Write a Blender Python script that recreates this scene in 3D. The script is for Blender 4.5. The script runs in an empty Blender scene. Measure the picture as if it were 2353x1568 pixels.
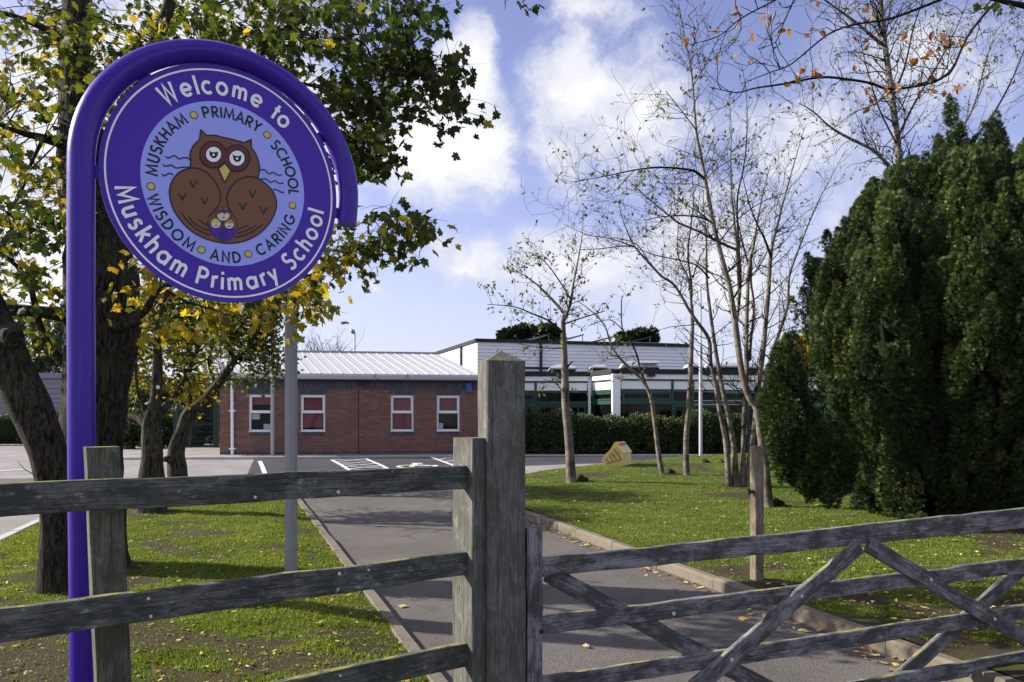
import bpy, math, random
import numpy as np
from mathutils import Vector, Matrix, noise as mn

random.seed(7); rng = np.random.default_rng(7)
SC = bpy.context.scene
COL = SC.collection
R = math.radians
# ------------------------------------------------------------------ camera
F, CX, HY, EYE = 1700.0, 1176.5, 960.0, 1.6      # focal length and image layout in 2353 px wide units
cam = bpy.data.cameras.new('camera'); cam_o = bpy.data.objects.new('camera', cam); COL.objects.link(cam_o)
cam.sensor_width = 36; cam.lens = 36 * F / 2353; cam.shift_y = (HY - 784) / 2353
cam.clip_start = .05; cam.clip_end = 3000
cam_o.location = (0, 0, EYE); cam_o.rotation_euler = (R(90), 0, 0)
SC.camera = cam_o
# ------------------------------------------------------------------ sun, sky, exposure
SUN_AZ, SUN_EL = R(-80), R(29)                    # azimuth from +Y (into the picture), negative = left
SUN_STRENGTH, SKY_STRENGTH, EXPOSURE = 3.6, .115, 1.46
sd = Vector((math.sin(SUN_AZ) * math.cos(SUN_EL), math.cos(SUN_AZ) * math.cos(SUN_EL), math.sin(SUN_EL)))
sun = bpy.data.lights.new('sun', 'SUN'); sun.energy = SUN_STRENGTH; sun.angle = R(.6); sun.color = (1, .93, .82)
sun_o = bpy.data.objects.new('sun', sun); COL.objects.link(sun_o)
sun_o.location = sd * 50; sun_o.rotation_euler = sd.to_track_quat('Z', 'Y').to_euler()
SC.view_settings.view_transform = 'Standard'; SC.view_settings.look = 'None'
SC.view_settings.exposure = EXPOSURE; SC.view_settings.gamma = 1
SC.view_settings.use_curve_mapping = False
SC.cycles.max_bounces = 5; SC.cycles.diffuse_bounces = 3; SC.cycles.glossy_bounces = 2; SC.cycles.transmission_bounces = 2; SC.cycles.transparent_max_bounces = 4

class NT:
    def __init__(s, tree): s.t = tree; s.l = tree.links
    def n(s, typ, **kw):
        d = s.t.nodes.new(typ)
        for k, v in kw.items():
            if k.startswith('i_'): d.inputs[k[2:].replace('_', ' ')].default_value = v
            else: setattr(d, k, v)
        return d
    def put(s, sock, v):
        if isinstance(v, bpy.types.NodeSocket): s.l.new(v, sock)
        elif isinstance(v, (tuple, list)) and sock.type == 'RGBA' and len(v) == 3: sock.default_value = (*v, 1)
        else: sock.default_value = v
    def math(s, op, a, b=0.0, c=None, clamp=False):
        d = s.n('ShaderNodeMath', operation=op); d.use_clamp = clamp
        s.put(d.inputs[0], a); s.put(d.inputs[1], b)
        if c is not None: s.put(d.inputs[2], c)
        return d.outputs[0]
    def vm(s, op, a, b=(0, 0, 0)):
        d = s.n('ShaderNodeVectorMath', operation=op); s.put(d.inputs[0], a); s.put(d.inputs[1], b)
        return d.outputs['Value'] if op in ('LENGTH', 'DOT_PRODUCT', 'DISTANCE') else d.outputs[0]
    def mix(s, f, a, b, blend='MIX'):
        d = s.n('ShaderNodeMix', data_type='RGBA', blend_type=blend)
        s.put(d.inputs['Factor'], f); s.put(d.inputs[6], a); s.put(d.inputs[7], b)
        return d.outputs[2]
    def noise(s, vec, scale, detail=4, rough=.55, dist=0.0):
        d = s.n('ShaderNodeTexNoise'); d.inputs['Scale'].default_value = scale; d.inputs['Detail'].default_value = detail
        d.inputs['Roughness'].default_value = rough; d.inputs['Distortion'].default_value = dist
        if vec is not None: s.l.new(vec, d.inputs['Vector'])
        return d.outputs['Fac']
    def voro(s, vec, scale, feature='F1', rand=1.0):
        d = s.n('ShaderNodeTexVoronoi', feature=feature); d.inputs['Scale'].default_value = scale; d.inputs['Randomness'].default_value = rand
        s.l.new(vec, d.inputs['Vector']); return d
    def ramp(s, f, stops, interp='LINEAR'):
        d = s.n('ShaderNodeValToRGB'); cr = d.color_ramp; cr.interpolation = interp
        while len(cr.elements) < len(stops): cr.elements.new(.5)
        for e, (p, c) in zip(cr.elements, stops):
            e.position = p; e.color = (*c, 1) if isinstance(c, (tuple, list)) else (c, c, c, 1)
        s.l.new(f, d.inputs[0]); return d.outputs[0]
    def step(s, f, a, b):
        d = s.n('ShaderNodeMapRange'); d.interpolation_type = 'SMOOTHSTEP'; s.put(d.inputs[0], f)
        d.inputs[1].default_value = a; d.inputs[2].default_value = b
        return d.outputs[0]
    def bump(s, h, strength=.4, dist=.01):
        d = s.n('ShaderNodeBump'); d.inputs['Strength'].default_value = strength; d.inputs['Distance'].default_value = dist
        s.l.new(h, d.inputs['Height']); return d.outputs[0]
    def scaled(s, vec, sc, rot=(0, 0, 0)):
        d = s.n('ShaderNodeMapping'); d.inputs['Scale'].default_value = sc; d.inputs['Rotation'].default_value = rot
        s.l.new(vec, d.inputs[0]); return d.outputs[0]

def px_dir(px, py): return Vector(((px - CX) / F, 1, (HY - py) / F)).normalized()

# ---- world: Nishita sky with broken cumulus mixed in by direction
W = bpy.data.worlds.new('World'); SC.world = W; W.use_nodes = True
w = NT(W.node_tree); W.node_tree.nodes.clear()
sky = w.n('ShaderNodeTexSky', sky_type='NISHITA'); sky.sun_disc = False
sky.sun_elevation = SUN_EL; sky.sun_rotation = SUN_AZ; sky.altitude = 50; sky.air_density = 1.0; sky.dust_density = .7; sky.ozone_density = 2.5
dirn = w.n('ShaderNodeTexCoord').outputs['Generated']
warp = w.vm('SCALE', w.vm('SUBTRACT', w.n('ShaderNodeTexNoise', **{}).outputs['Color'], (.5, .5, .5)), (0, 0, 0))
wn = [n for n in W.node_tree.nodes if n.type == 'TEX_NOISE'][0]
wn.inputs['Scale'].default_value = 5; wn.inputs['Detail'].default_value = 8; wn.inputs['Roughness'].default_value = .62
w.l.new(dirn, wn.inputs['Vector'])
[n for n in W.node_tree.nodes if n.type == 'VECT_MATH' and n.operation == 'SCALE'][0].inputs['Scale'].default_value = .16
pd = w.vm('ADD', dirn, warp)
# cumulus banks: (px, py, half width px, half height px, weight)
BANKS = [(1030, 300, 190, 175, 1.1), (1100, 180, 90, 120, .9), (940, 330, 150, 130, .9), (1120, 400, 100, 80, .6), (1400, 210, 210, 150, .66), (1480, 310, 230, 150, .60), (1290, 350, 120, 110, .46), (1370, 15, 140, 65, .48), (1480, 60, 90, 90, .42), (1070, 600, 160, 85, .54),
         (1000, 560, 100, 50, .44), (1330, 620, 270, 150, .60), (1640, 620, 300, 230, .52), (1850, 380, 280, 240, .40), (840, 690, 80, 26, .36), (950, 712, 70, 28, .36), (2100, 150, 300, 180, .40), (420, 300, 480, 320, .95), (100, 600, 300, 300, .75), (2300, 500, 220, 220, .45)]
dens = None
for (bx, by, rx, ry, wt) in BANKS:
    c = px_dir(bx, by); sx, sy = F / rx * .92, F / ry * .92
    v = w.vm('MULTIPLY', w.vm('SUBTRACT', pd, tuple(c)), (sx, min(sx, sy), sy))
    b = w.math('MULTIPLY', w.math('SUBTRACT', 1.0, w.vm('LENGTH', v), clamp=True), wt)
    dens = b if dens is None else w.math('MAXIMUM', dens, b)
gen = w.noise(w.scaled(pd, (1, 1, 1.8)), 2.3, 7, .6)                # the same kind of broken cloud all round the sky
sep = w.n('ShaderNodeSeparateXYZ'); w.l.new(dirn, sep.inputs[0])
gen = w.math('MULTIPLY', w.step(gen, .43, .70), .95)
infr = w.step(w.vm('DISTANCE', dirn, tuple(px_dir(1500, 500))), .45, .95)
dens = w.math('MAXIMUM', dens, w.math('MULTIPLY', gen, infr))
fine = w.noise(w.scaled(pd, (1, 1, 1.3)), 11, 8, .62)
dens = w.math('ADD', dens, w.math('MULTIPLY', w.math('MULTIPLY', w.math('SUBTRACT', fine, .5), 1.0), w.step(dens, .0, .3)))
alpha = w.step(dens, .07, .42)
bright = w.ramp(dens, [(0.1, (2.15, 2.25, 2.9)), (.38, (2.6, 2.65, 2.95)), (.70, (3.7, 3.7, 3.78))])
skycol = w.mix(1.0, sky.outputs[0], (.82, .60, .66), 'MULTIPLY')
haze = w.step(sep.outputs['Z'], .34, .0)
skycol = w.mix(w.math('MULTIPLY', haze, .72), skycol, (2.0, 2.3, 3.0))
bg = w.n('ShaderNodeBackground'); bg.inputs['Strength'].default_value = SKY_STRENGTH
w.l.new(w.mix(w.math('MULTIPLY', alpha, .93), skycol, bright), bg.inputs[0])
w.l.new(bg.outputs[0], w.n('ShaderNodeOutputWorld').inputs[0])

# ------------------------------------------------------------------ layout helpers
def zg(y): return .015 * max(-25.0, min(20.0, y))                    # the drive climbs gently to the car park
def at(px, py, Y): return Vector(((px - CX) * Y / F, Y, EYE + (HY - py) * Y / F))
def gp(px, py, lift=0.0):
    Y = 10.0
    for _ in range(60):
        Y = .5 * Y + .5 * (EYE - zg(Y) - lift) * F / max(5, (py - HY))
    return Vector(((px - CX) * Y / F, Y, zg(Y) + lift))
def tag(o, label=None, cat=None, group=None, kind=None):
    if label: o['label'] = label
    if cat: o['category'] = cat
    if group: o['group'] = group
    if kind: o['kind'] = kind
    return o
def empty(name, loc, label=None, cat=None, group=None, rz=0.0):
    o = bpy.data.objects.new(name, None); COL.objects.link(o); o.location = loc; o.rotation_euler = (0, 0, rz)
    o.empty_display_size = .1
    return tag(o, label, cat, group)
def org(o):
    v = Vector((0, 0, 0))
    while o is not None: v += o.location; o = o.parent
    return v
class MB:
    def __init__(s): s.v = []; s.f = []; s.m = []
    def add(s, vs, fs, mi=0):
        k = len(s.v); s.v += [tuple(p) for p in vs]; s.f += [tuple(i + k for i in f) for f in fs]; s.m += [mi] * len(fs); return s
    def hexa(s, p, mi=0):   # 8 corners: bottom ring 0-3, top ring 4-7
        return s.add(p, [(3, 2, 1, 0), (4, 5, 6, 7), (0, 1, 5, 4), (1, 2, 6, 5), (2, 3, 7, 6), (3, 0, 4, 7)], mi)
    def box(s, a, b, mi=0):
        (x0, y0, z0), (x1, y1, z1) = a, b
        return s.hexa([(x0, y0, z0), (x1, y0, z0), (x1, y1, z0), (x0, y1, z0), (x0, y0, z1), (x1, y0, z1), (x1, y1, z1), (x0, y1, z1)], mi)
    def prism(s, ring, off, mi=0):
        n = len(ring); off = Vector(off); a = [Vector(p) for p in ring]
        return s.add(a + [p + off for p in a], [tuple(range(n))[::-1], tuple(range(n, 2 * n))] + [(i, (i + 1) % n, n + (i + 1) % n, n + i) for i in range(n)], mi)
    def tube(s, pts, rad, k=6, caps=True, mi=0, wob=0.0):
        pts = [Vector(p) for p in pts]; n = len(pts); base = len(s.v)
        t = (pts[1] - pts[0]).normalized(); u = t.orthogonal().normalized()
        for i in range(n):
            t = (pts[min(i + 1, n - 1)] - pts[max(i - 1, 0)])
            if t.length < 1e-9: t = Vector((0, 0, 1))
            t.normalize(); u = (u - t * u.dot(t))
            if u.length < 1e-6: u = t.orthogonal()
            u.normalize(); v = t.cross(u); r = rad[i] if hasattr(rad, '__len__') else rad
            for j in range(k):
                a = 2 * math.pi * j / k
                rr = r
                if wob: rr = r * (1 + wob * mn.noise(Vector((math.cos(a) * 1.3 + i * .05, math.sin(a) * 1.3, pts[i].z * 2.2 + pts[i].x))) + .5 * wob * mn.noise(Vector((math.cos(a) * 4, math.sin(a) * 4, pts[i].z * 5))))
                p = pts[i] + (u * math.cos(a) + v * math.sin(a)) * rr; s.v.append((p.x, p.y, p.z))
        for i in range(n - 1):
            for j in range(k):
                a = base + i * k + j; b = base + i * k + (j + 1) % k
                s.f.append((a, b, b + k, a + k)); s.m.append(mi)
        if caps:
            s.f.append(tuple(base + j for j in range(k))[::-1]); s.f.append(tuple(base + (n - 1) * k + j for j in range(k))); s.m += [mi, mi]
        return s
    def build(s, name, mat, parent=None, smooth=False, world=True, sharp=None):
        me = bpy.data.meshes.new(name); o3 = org(parent) if (parent is not None and world) else Vector((0, 0, 0))
        vs = s.v if o3.length == 0 else [(p[0] - o3.x, p[1] - o3.y, p[2] - o3.z) for p in s.v]
        me.from_pydata(vs, [], s.f)
        mats = mat if isinstance(mat, (list, tuple)) else [mat]
        for m in mats: me.materials.append(m)
        if len(mats) > 1: me.polygons.foreach_set('material_index', s.m)
        if smooth: me.polygons.foreach_set('use_smooth', [True] * len(s.f))
        me.update()
        if smooth and sharp:
            me.set_sharp_from_angle(angle=R(sharp))
        o = bpy.data.objects.new(name, me); COL.objects.link(o); o.parent = parent
        return o
def inst(name, src, parent, loc=None, mat=None):
    o = bpy.data.objects.new(name, src if isinstance(src, bpy.types.Mesh) else src.data); COL.objects.link(o); o.parent = parent
    if mat is not None: o.matrix_local = mat
    elif loc is not None: o.location = loc
    return o
def np_mesh(name, V, faces, mat, parent=None, tint=None, kind=None):
    """V (n,3) world, faces list of int arrays (m,k)"""
    me = bpy.data.meshes.new(name); V = np.asarray(V, dtype=np.float64)
    if parent is not None: V = V - np.array(org(parent))
    loops = np.concatenate([f.reshape(-1) for f in faces]).astype(np.int32)
    tot = np.concatenate([np.full(len(f), f.shape[1], np.int32) for f in faces])
    st = np.concatenate([[0], np.cumsum(tot)[:-1]]).astype(np.int32)
    me.vertices.add(len(V)); me.vertices.foreach_set('co', V.reshape(-1).astype(np.float32))
    me.loops.add(len(loops)); me.loops.foreach_set('vertex_index', loops)
    me.polygons.add(len(tot)); me.polygons.foreach_set('loop_start', st)
    me.update(calc_edges=True)
    if tint is not None:
        a = me.attributes.new('tint', 'FLOAT', 'POINT'); a.data.foreach_set('value', np.asarray(tint, np.float32))
    me.materials.append(mat)
    o = bpy.data.objects.new(name, me); COL.objects.link(o); o.parent = parent
    if kind: o['kind'] = kind
    return o
def scatter(T, TF, pos, rot, scl):
    """T (nv,3) template, TF list of face tuples, pos (n,3), rot (n,3,3), scl (n,)"""
    n, nv = len(pos), len(T)
    V = np.einsum('nij,vj->nvi', rot, T) * np.asarray(scl)[:, None, None] + pos[:, None, :]
    idx = (np.arange(n) * nv)[:, None]
    by = {}
    for f in TF: by.setdefault(len(f), []).append(f)
    faces = []
    for k, fl in by.items():
        A = np.array(fl)                                      # (m,k)
        faces.append((idx[:, :, None] + A[None]).reshape(-1, k))
    return V.reshape(-1, 3), faces
def frames(x, z):
    """rotation matrices with columns x, y, z; x tip direction, z rough normal"""
    x = x / np.linalg.norm(x, axis=1, keepdims=True); y = np.cross(z, x); y /= np.linalg.norm(y, axis=1, keepdims=True) + 1e-9
    return np.stack([x, y, np.cross(x, y)], axis=2)
def smooth_path(P, n=3):
    """Catmull-Rom through rows of P (any width)"""
    P = [np.array(p, float) for p in P]; out = []
    for i in range(len(P) - 1):
        p0, p1, p2, p3 = P[max(i - 1, 0)], P[i], P[i + 1], P[min(i + 2, len(P) - 1)]
        for k in range(n):
            t = k / n; out.append(.5 * (2 * p1 + (p2 - p0) * t + (2 * p0 - 5 * p1 + 4 * p2 - p3) * t * t + (3 * p1 - p0 - 3 * p2 + p3) * t ** 3))
    out.append(P[-1]); return np.array(out)

# ------------------------------------------------------------------ materials
def material(name, fn, rough=.8, spec=.3):
    m = bpy.data.materials.new(name); m.use_nodes = True; t = NT(m.node_tree)
    b = m.node_tree.nodes['Principled BSDF']; b.inputs['Roughness'].default_value = rough; b.inputs['Specular IOR Level'].default_value = spec
    co = t.n('ShaderNodeTexCoord'); r = fn(t, co.outputs['Object'], b, m)
    if r is not None: t.put(b.inputs['Base Color'], r)
    return m
def plain(name, col, rough=.6, spec=.3, var=.12, scale=6, metal=0.0):
    def fn(t, co, b, m):
        b.inputs['Metallic'].default_value = metal
        f = t.noise(co, scale, 5, .6); t.put(b.inputs['Roughness'], t.math('ADD', rough - .08, t.math('MULTIPLY', f, .16)))
        return t.mix(f, tuple(c * (1 - var) for c in col), tuple(min(1, c * (1 + var)) for c in col))
    return material(name, fn, rough, spec)
def wood(name, dark, light, algae, lich=.5, alg=.5):
    """weathered timber, grain along local X: bleached and stained patches, fine checks, crusty lichen"""
    def fn(t, co, b, m):
        oi = t.n('ShaderNodeObjectInfo').outputs['Random']; cb = t.n('ShaderNodeCombineXYZ'); t.l.new(t.math('MULTIPLY', oi, 37.0), cb.inputs[0])
        off = t.vm('ADD', co, cb.outputs[0])
        grain = t.noise(t.scaled(off, (2.2, 75, 75)), 3, 5, .6, .4); patch = t.noise(t.scaled(off, (1, 2.4, 2.4)), 6.5, 9, .72, .3); crust = t.noise(t.scaled(off, (1, 1.3, 1.3)), 26, 8, .74); sp = t.noise(off, 75, 4, .7)
        c = t.mix(t.step(patch, .40, .62), dark, light)
        c = t.mix(t.math('MULTIPLY', t.step(grain, .42, .62), .42), c, tuple(x * .55 for x in dark))
        chk = t.noise(t.scaled(off, (.8, 42, 42)), 2.2, 3, .5, .5); chk = t.math('MULTIPLY', t.step(t.math('ABSOLUTE', t.math('SUBTRACT', chk, .5)), .022, .0), t.step(patch, .3, .55))
        c = t.mix(t.math('MULTIPLY', chk, .7), c, tuple(x * .25 for x in dark))
        c = t.mix(t.math('MULTIPLY', t.step(t.noise(t.scaled(off, (1, 1.5, 1.5)), 7.5, 7, .7), .50, .62), alg), c, algae)
        c = t.mix(t.math('MULTIPLY', t.math('MULTIPLY', t.step(crust, .585, .63), t.step(patch, .42, .6)), lich), c, (.30, .32, .325))
        c = t.mix(t.math('MULTIPLY', t.step(sp, .665, .70), .55 * lich), c, (.40, .42, .42))
        geo = t.n('ShaderNodeNewGeometry'); sx = t.n('ShaderNodeSeparateXYZ'); t.l.new(geo.outputs['Normal'], sx.inputs[0])
        up = t.math('MULTIPLY', t.step(sx.outputs['Z'], .6, .95), t.step(t.noise(off, 9, 5, .7), .47, .60))
        c = t.mix(t.math('MULTIPLY', up, .8), c, (.26, .25, .06))          # yellow-green lichen growing on upward faces
        t.l.new(t.bump(t.math('ADD', t.math('ADD', t.math('MULTIPLY', grain, .5), t.math('MULTIPLY', crust, .4)), t.math('MULTIPLY', chk, -1.0)), .6, .006), b.inputs['Normal'])
        return c
    return material(name, fn, .85, .2)
M = {}
M['wood_fence'] = wood('weathered_fence_timber', (.055, .061, .052), (.150, .156, .142), (.046, .058, .038), .95, .55)
M['wood_gate'] = wood('silvered_gate_timber', (.075, .076, .077), (.275, .272, .278), (.058, .060, .053), .6, .55)
M['wood_post'] = wood('grey_post_timber', (.095, .095, .082), (.175, .172, .152), (.082, .090, .060), .45, .5)
M['wood_pale'] = wood('pale_brown_post_timber', (.15, .125, .085), (.27, .235, .17), (.13, .125, .07), .15, .4)
M['wood_green'] = wood('green_stained_post_timber', (.072, .076, .055), (.155, .158, .118), (.055, .068, .036), .3, .6)
def bark(name, dark, light, sc=(16, 16, 3), moss=(.09, .10, .025), mo=.35, b_=.9):
    def fn(t, co, b, m):
        n1 = t.noise(t.scaled(co, sc), 1.5, 7, .7, .8); n2 = t.noise(co, 3.0, 4, .6)
        c = t.mix(t.step(n1, .40, .62), dark, light)
        c = t.mix(t.math('MULTIPLY', t.step(n2, .52, .7), mo), c, moss)
        t.l.new(t.bump(n1, b_, .03), b.inputs['Normal']); return c
    return material(name, fn, .92, .15)
M['bark_maple'] = bark('fissured_maple_bark', (.008, .007, .006), (.072, .060, .048), sc=(30, 30, 5))
M['bark_maple_pale'] = bark('pale_maple_bark', (.012, .011, .009), (.095, .084, .066), sc=(26, 26, 5), mo=.6)
M['twig'] = plain('dark_twig_bark', (.020, .016, .013), .9, .1, .4, 20)
def cherry(t, co, b, m):
    band = t.noise(t.scaled(co, (4, 4, 34)), 1.3, 5, .7, .3); n2 = t.noise(co, 4, 5, .6)
    c = t.mix(t.step(n2, .35, .65), (.075, .062, .050), (.21, .185, .152))
    c = t.mix(t.math('MULTIPLY', t.step(band, .54, .64), .75), c, (.04, .03, .025))
    c = t.mix(t.math('MULTIPLY', t.step(t.noise(co, 1.6, 4, .6), .56, .7), .4), c, (.12, .12, .05))
    t.l.new(t.bump(band, .5, .01), b.inputs['Normal']); return c
M['bark_cherry'] = material('banded_cherry_bark', cherry, .8, .2)
M['bark_birch'] = bark('birch_bark', (.05, .045, .04), (.30, .29, .27), sc=(5, 5, 14), mo=.25, b_=.4)
def leafmat(name, stops, trans=.45, spec=.35):
    m = bpy.data.materials.new(name); m.use_nodes = True; t = NT(m.node_tree); nt = m.node_tree
    b = nt.nodes['Principled BSDF']; b.inputs['Roughness'].default_value = .55; b.inputs['Specular IOR Level'].default_value = spec
    a = t.n('ShaderNodeAttribute', attribute_name='tint'); c = t.ramp(a.outputs['Fac'], stops)
    t.l.new(c, b.inputs['Base Color'])
    tr = t.n('ShaderNodeBsdfTranslucent'); t.l.new(t.mix(1.0, c, (1.5, 1.45, .7), 'MULTIPLY'), tr.inputs[0])
    ms = t.n('ShaderNodeMixShader'); ms.inputs[0].default_value = trans
    t.l.new(b.outputs[0], ms.inputs[1]); t.l.new(tr.outputs[0], ms.inputs[2]); t.l.new(ms.outputs[0], nt.nodes['Material Output'].inputs[0])
    return m
M['leaf_maple'] = leafmat('autumn_maple_leaf', [(0, (.018, .034, .008)), (.38, (.034, .056, .010)), (.60, (.085, .10, .013)), (.82, (.34, .28, .024)), (.94, (.50, .36, .03)), (1, (.14, .06, .015))])
M['leaf_field'] = leafmat('field_maple_leaf', [(0, (.034, .055, .010)), (.4, (.070, .095, .012)), (.7, (.22, .21, .02)), (.9, (.45, .34, .025)), (1, (.16, .07, .02))])
M['leaf_cherry'] = leafmat('cherry_leaf', [(0, (.05, .075, .018)), (.5, (.10, .12, .02)), (.8, (.22, .17, .03)), (1, (.30, .10, .02))], .35)
M['leaf_orange'] = leafmat('orange_beech_leaf', [(0, (.12, .048, .016)), (.5, (.26, .10, .026)), (.85, (.36, .17, .045)), (1, (.34, .26, .11))], .35)
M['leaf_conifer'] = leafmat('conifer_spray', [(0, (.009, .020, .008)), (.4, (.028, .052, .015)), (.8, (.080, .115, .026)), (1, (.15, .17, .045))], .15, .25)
M['leaf_hedge'] = leafmat('hedge_leaf', [(0, (.022, .045, .016)), (.5, (.050, .082, .024)), (.8, (.085, .105, .032)), (1, (.15, .08, .042))], .2, .5)
M['leaf_pine'] = leafmat('dark_pine_needles', [(0, (.010, .020, .010)), (1, (.028, .045, .016))], .1)
M['leaf_grey'] = leafmat('grey_green_shrub_leaf', [(0, (.06, .085, .05)), (1, (.14, .17, .09))], .3)
M['leaf_litter'] = leafmat('fallen_leaf_litter', [(0, (.10, .05, .025)), (.45, (.22, .12, .045)), (.75, (.50, .36, .07)), (1, (.62, .52, .30))], .1)
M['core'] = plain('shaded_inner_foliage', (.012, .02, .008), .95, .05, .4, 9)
def purplef(t, co, b, m):
    st = t.noise(t.scaled(co, (26, 26, 1.2)), 2, 5, .65); sp = t.noise(co, 60, 4, .7); n_ = t.noise(co, 5, 5, .6)
    t.put(b.inputs['Roughness'], t.math('ADD', .2, t.math('MULTIPLY', n_, .22)))
    c = t.mix(n_, (.036, .007, .27), (.046, .011, .33)); c = t.mix(t.math('MULTIPLY', t.step(st, .56, .74), .30), c, (.11, .09, .22))
    return t.mix(t.math('MULTIPLY', t.step(sp, .68, .72), .6), c, (.10, .09, .12))
M['purple'] = material('glossy_purple_paint', purplef, .3, .34)
def signf(t, co, b, m):
    sp = t.noise(co, 26, 5, .75); n_ = t.noise(co, 3, 4, .6); t.put(b.inputs['Roughness'], t.math('ADD', .3, t.math('MULTIPLY', n_, .2)))
    c = t.mix(n_, (.054, .013, .36), (.064, .017, .41)); return t.mix(t.math('MULTIPLY', t.step(sp, .70, .74), .5), c, (.22, .22, .30))
M['sign_purple'] = material('purple_sign_vinyl', signf, .35, .35)
M['sign_blue'] = plain('pale_blue_sign_vinyl', (.36, .41, .97), .4, .35, .03, 3)
M['sign_white'] = plain('white_sign_vinyl', (.93, .935, .96), .4, .35, .02, 3)
M['sign_black'] = plain('black_sign_vinyl', (.008, .007, .012), .4, .35, .02, 3)
M['sign_brown'] = plain('brown_sign_vinyl', (.19, .078, .034), .4, .35, .03, 3)
M['sign_red'] = plain('dark_red_sign_vinyl', (.12, .026, .024), .4, .35, .03, 3)
M['sign_yellow'] = plain('yellow_sign_vinyl', (.62, .53, .12), .4, .35, .03, 3)
M['sign_orange'] = plain('orange_sign_vinyl', (.48, .2, .06), .4, .35, .03, 3)
M['sign_cream'] = plain('cream_sign_vinyl', (.66, .62, .50), .4, .35, .03, 3)
M['steel'] = plain('galvanised_steel', (.27, .28, .30), .5, .5, .18, 14, .35)
M['steel_pale'] = plain('pale_grey_painted_steel', (.38, .39, .42), .45, .4, .08, 8)
M['bolt'] = plain('zinc_bolt_head', (.62, .63, .65), .35, .5, .1, 10, .4)
M['white'] = plain('white_upvc', (.88, .885, .89), .4, .4, .03, 4)
M['gutter'] = plain('pale_grey_gutter', (.50, .51, .54), .45, .4, .06, 5)
def clad(t, co, b, m):
    f = t.noise(t.scaled(co, (.6, .6, 5)), 2, 5, .6); s_ = t.noise(t.scaled(co, (7, 7, .5)), 2, 4, .6)
    c = t.mix(f, (.78, .79, .82), (.90, .90, .91)); return t.mix(t.math('MULTIPLY', t.step(s_, .58, .75), .25), c, (.45, .46, .46))
M['clad'] = material('white_weatherboard', clad, .45, .35)
M['clad_grey'] = plain('lilac_grey_weatherboard', (.23, .22, .26), .6, .3, .1, 5)
def roofm(t, co, b, m):
    f = t.noise(co, 2.5, 6, .65); s_ = t.noise(t.scaled(co, (10, 1, 1)), 3, 5, .6)
    c = t.mix(f, (.36, .37, .39), (.50, .51, .52)); return t.mix(t.math('MULTIPLY', t.step(s_, .5, .75), .45), c, (.24, .24, .24))
M['roof'] = material('weathered_pale_metal_roof', roofm, .45, .4)
M['black'] = plain('black_fascia', (.018, .018, .022), .55, .3, .2, 4)
M['green'] = plain('dark_green_window_frame', (.013, .055, .036), .4, .4, .12, 4)
M['green_dark'] = plain('dark_green_mesh_steel', (.010, .032, .026), .5, .4, .15, 4)
def glassf(t, co, b, m):
    b.inputs['Roughness'].default_value = .05; b.inputs['Specular IOR Level'].default_value = .16
    return t.mix(t.step(t.noise(co, 1.3, 3, .5), .45, .7), (.003, .004, .005), (.012, .011, .010))
M['glass'] = material('dark_window_glass', glassf, .04, .5)
def clear(t, co, b, m):
    tr = t.n('ShaderNodeBsdfTransparent'); tr.inputs[0].default_value = (.88, .9, .9, 1); gl = t.n('ShaderNodeBsdfGlossy'); gl.inputs['Roughness'].default_value = .03; lw = t.n('ShaderNodeFresnel'); lw.inputs[0].default_value = 1.5
    ms = t.n('ShaderNodeMixShader'); t.l.new(t.math('MULTIPLY', lw.outputs[0], .33, clamp=True), ms.inputs[0]); t.l.new(tr.outputs[0], ms.inputs[1]); t.l.new(gl.outputs[0], ms.inputs[2]); t.l.new(ms.outputs[0], t.t.nodes['Material Output'].inputs[0]); return None
M['glass_clear'] = material('clear_window_glass', clear)
M['blind'] = plain('red_roller_blind', (.32, .080, .090), .5, .4, .15, 3)
M['paper'] = plain('white_paper_notice', (.70, .71, .74), .8, .2, .05, 9)
def brickf(cols):
    def fn(t, co, b, m):
        oi = t.n('ShaderNodeAttribute', attribute_name='tint').outputs['Fac']; n_ = t.noise(co, 30, 5, .7)
        c = t.ramp(oi, cols); c = t.mix(t.math('MULTIPLY', t.step(n_, .45, .7), .35), c, tuple(x * .55 for x in cols[0][1]))
        st = t.noise(t.scaled(co, (1, 1, 1)), .7, 4, .6)
        c = t.mix(t.math('MULTIPLY', t.step(st, .5, .7), .35), c, (.085, .05, .048))
        t.l.new(t.bump(n_, .4, .004), b.inputs['Normal']); return c
    return fn
M['brick'] = material('red_brick', brickf([(0, (.170, .092, .073)), (.5, (.205, .112, .088)), (1, (.245, .138, .110))]), .85, .2)
M['brick_blue'] = material('blue_engineering_brick', brickf([(0, (.045, .047, .068)), (.5, (.060, .062, .088)), (1, (.085, .086, .115))]), .6, .35)
M['mortar'] = plain('grey_brown_mortar', (.26, .205, .18), .95, .1, .3, 12)
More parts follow.
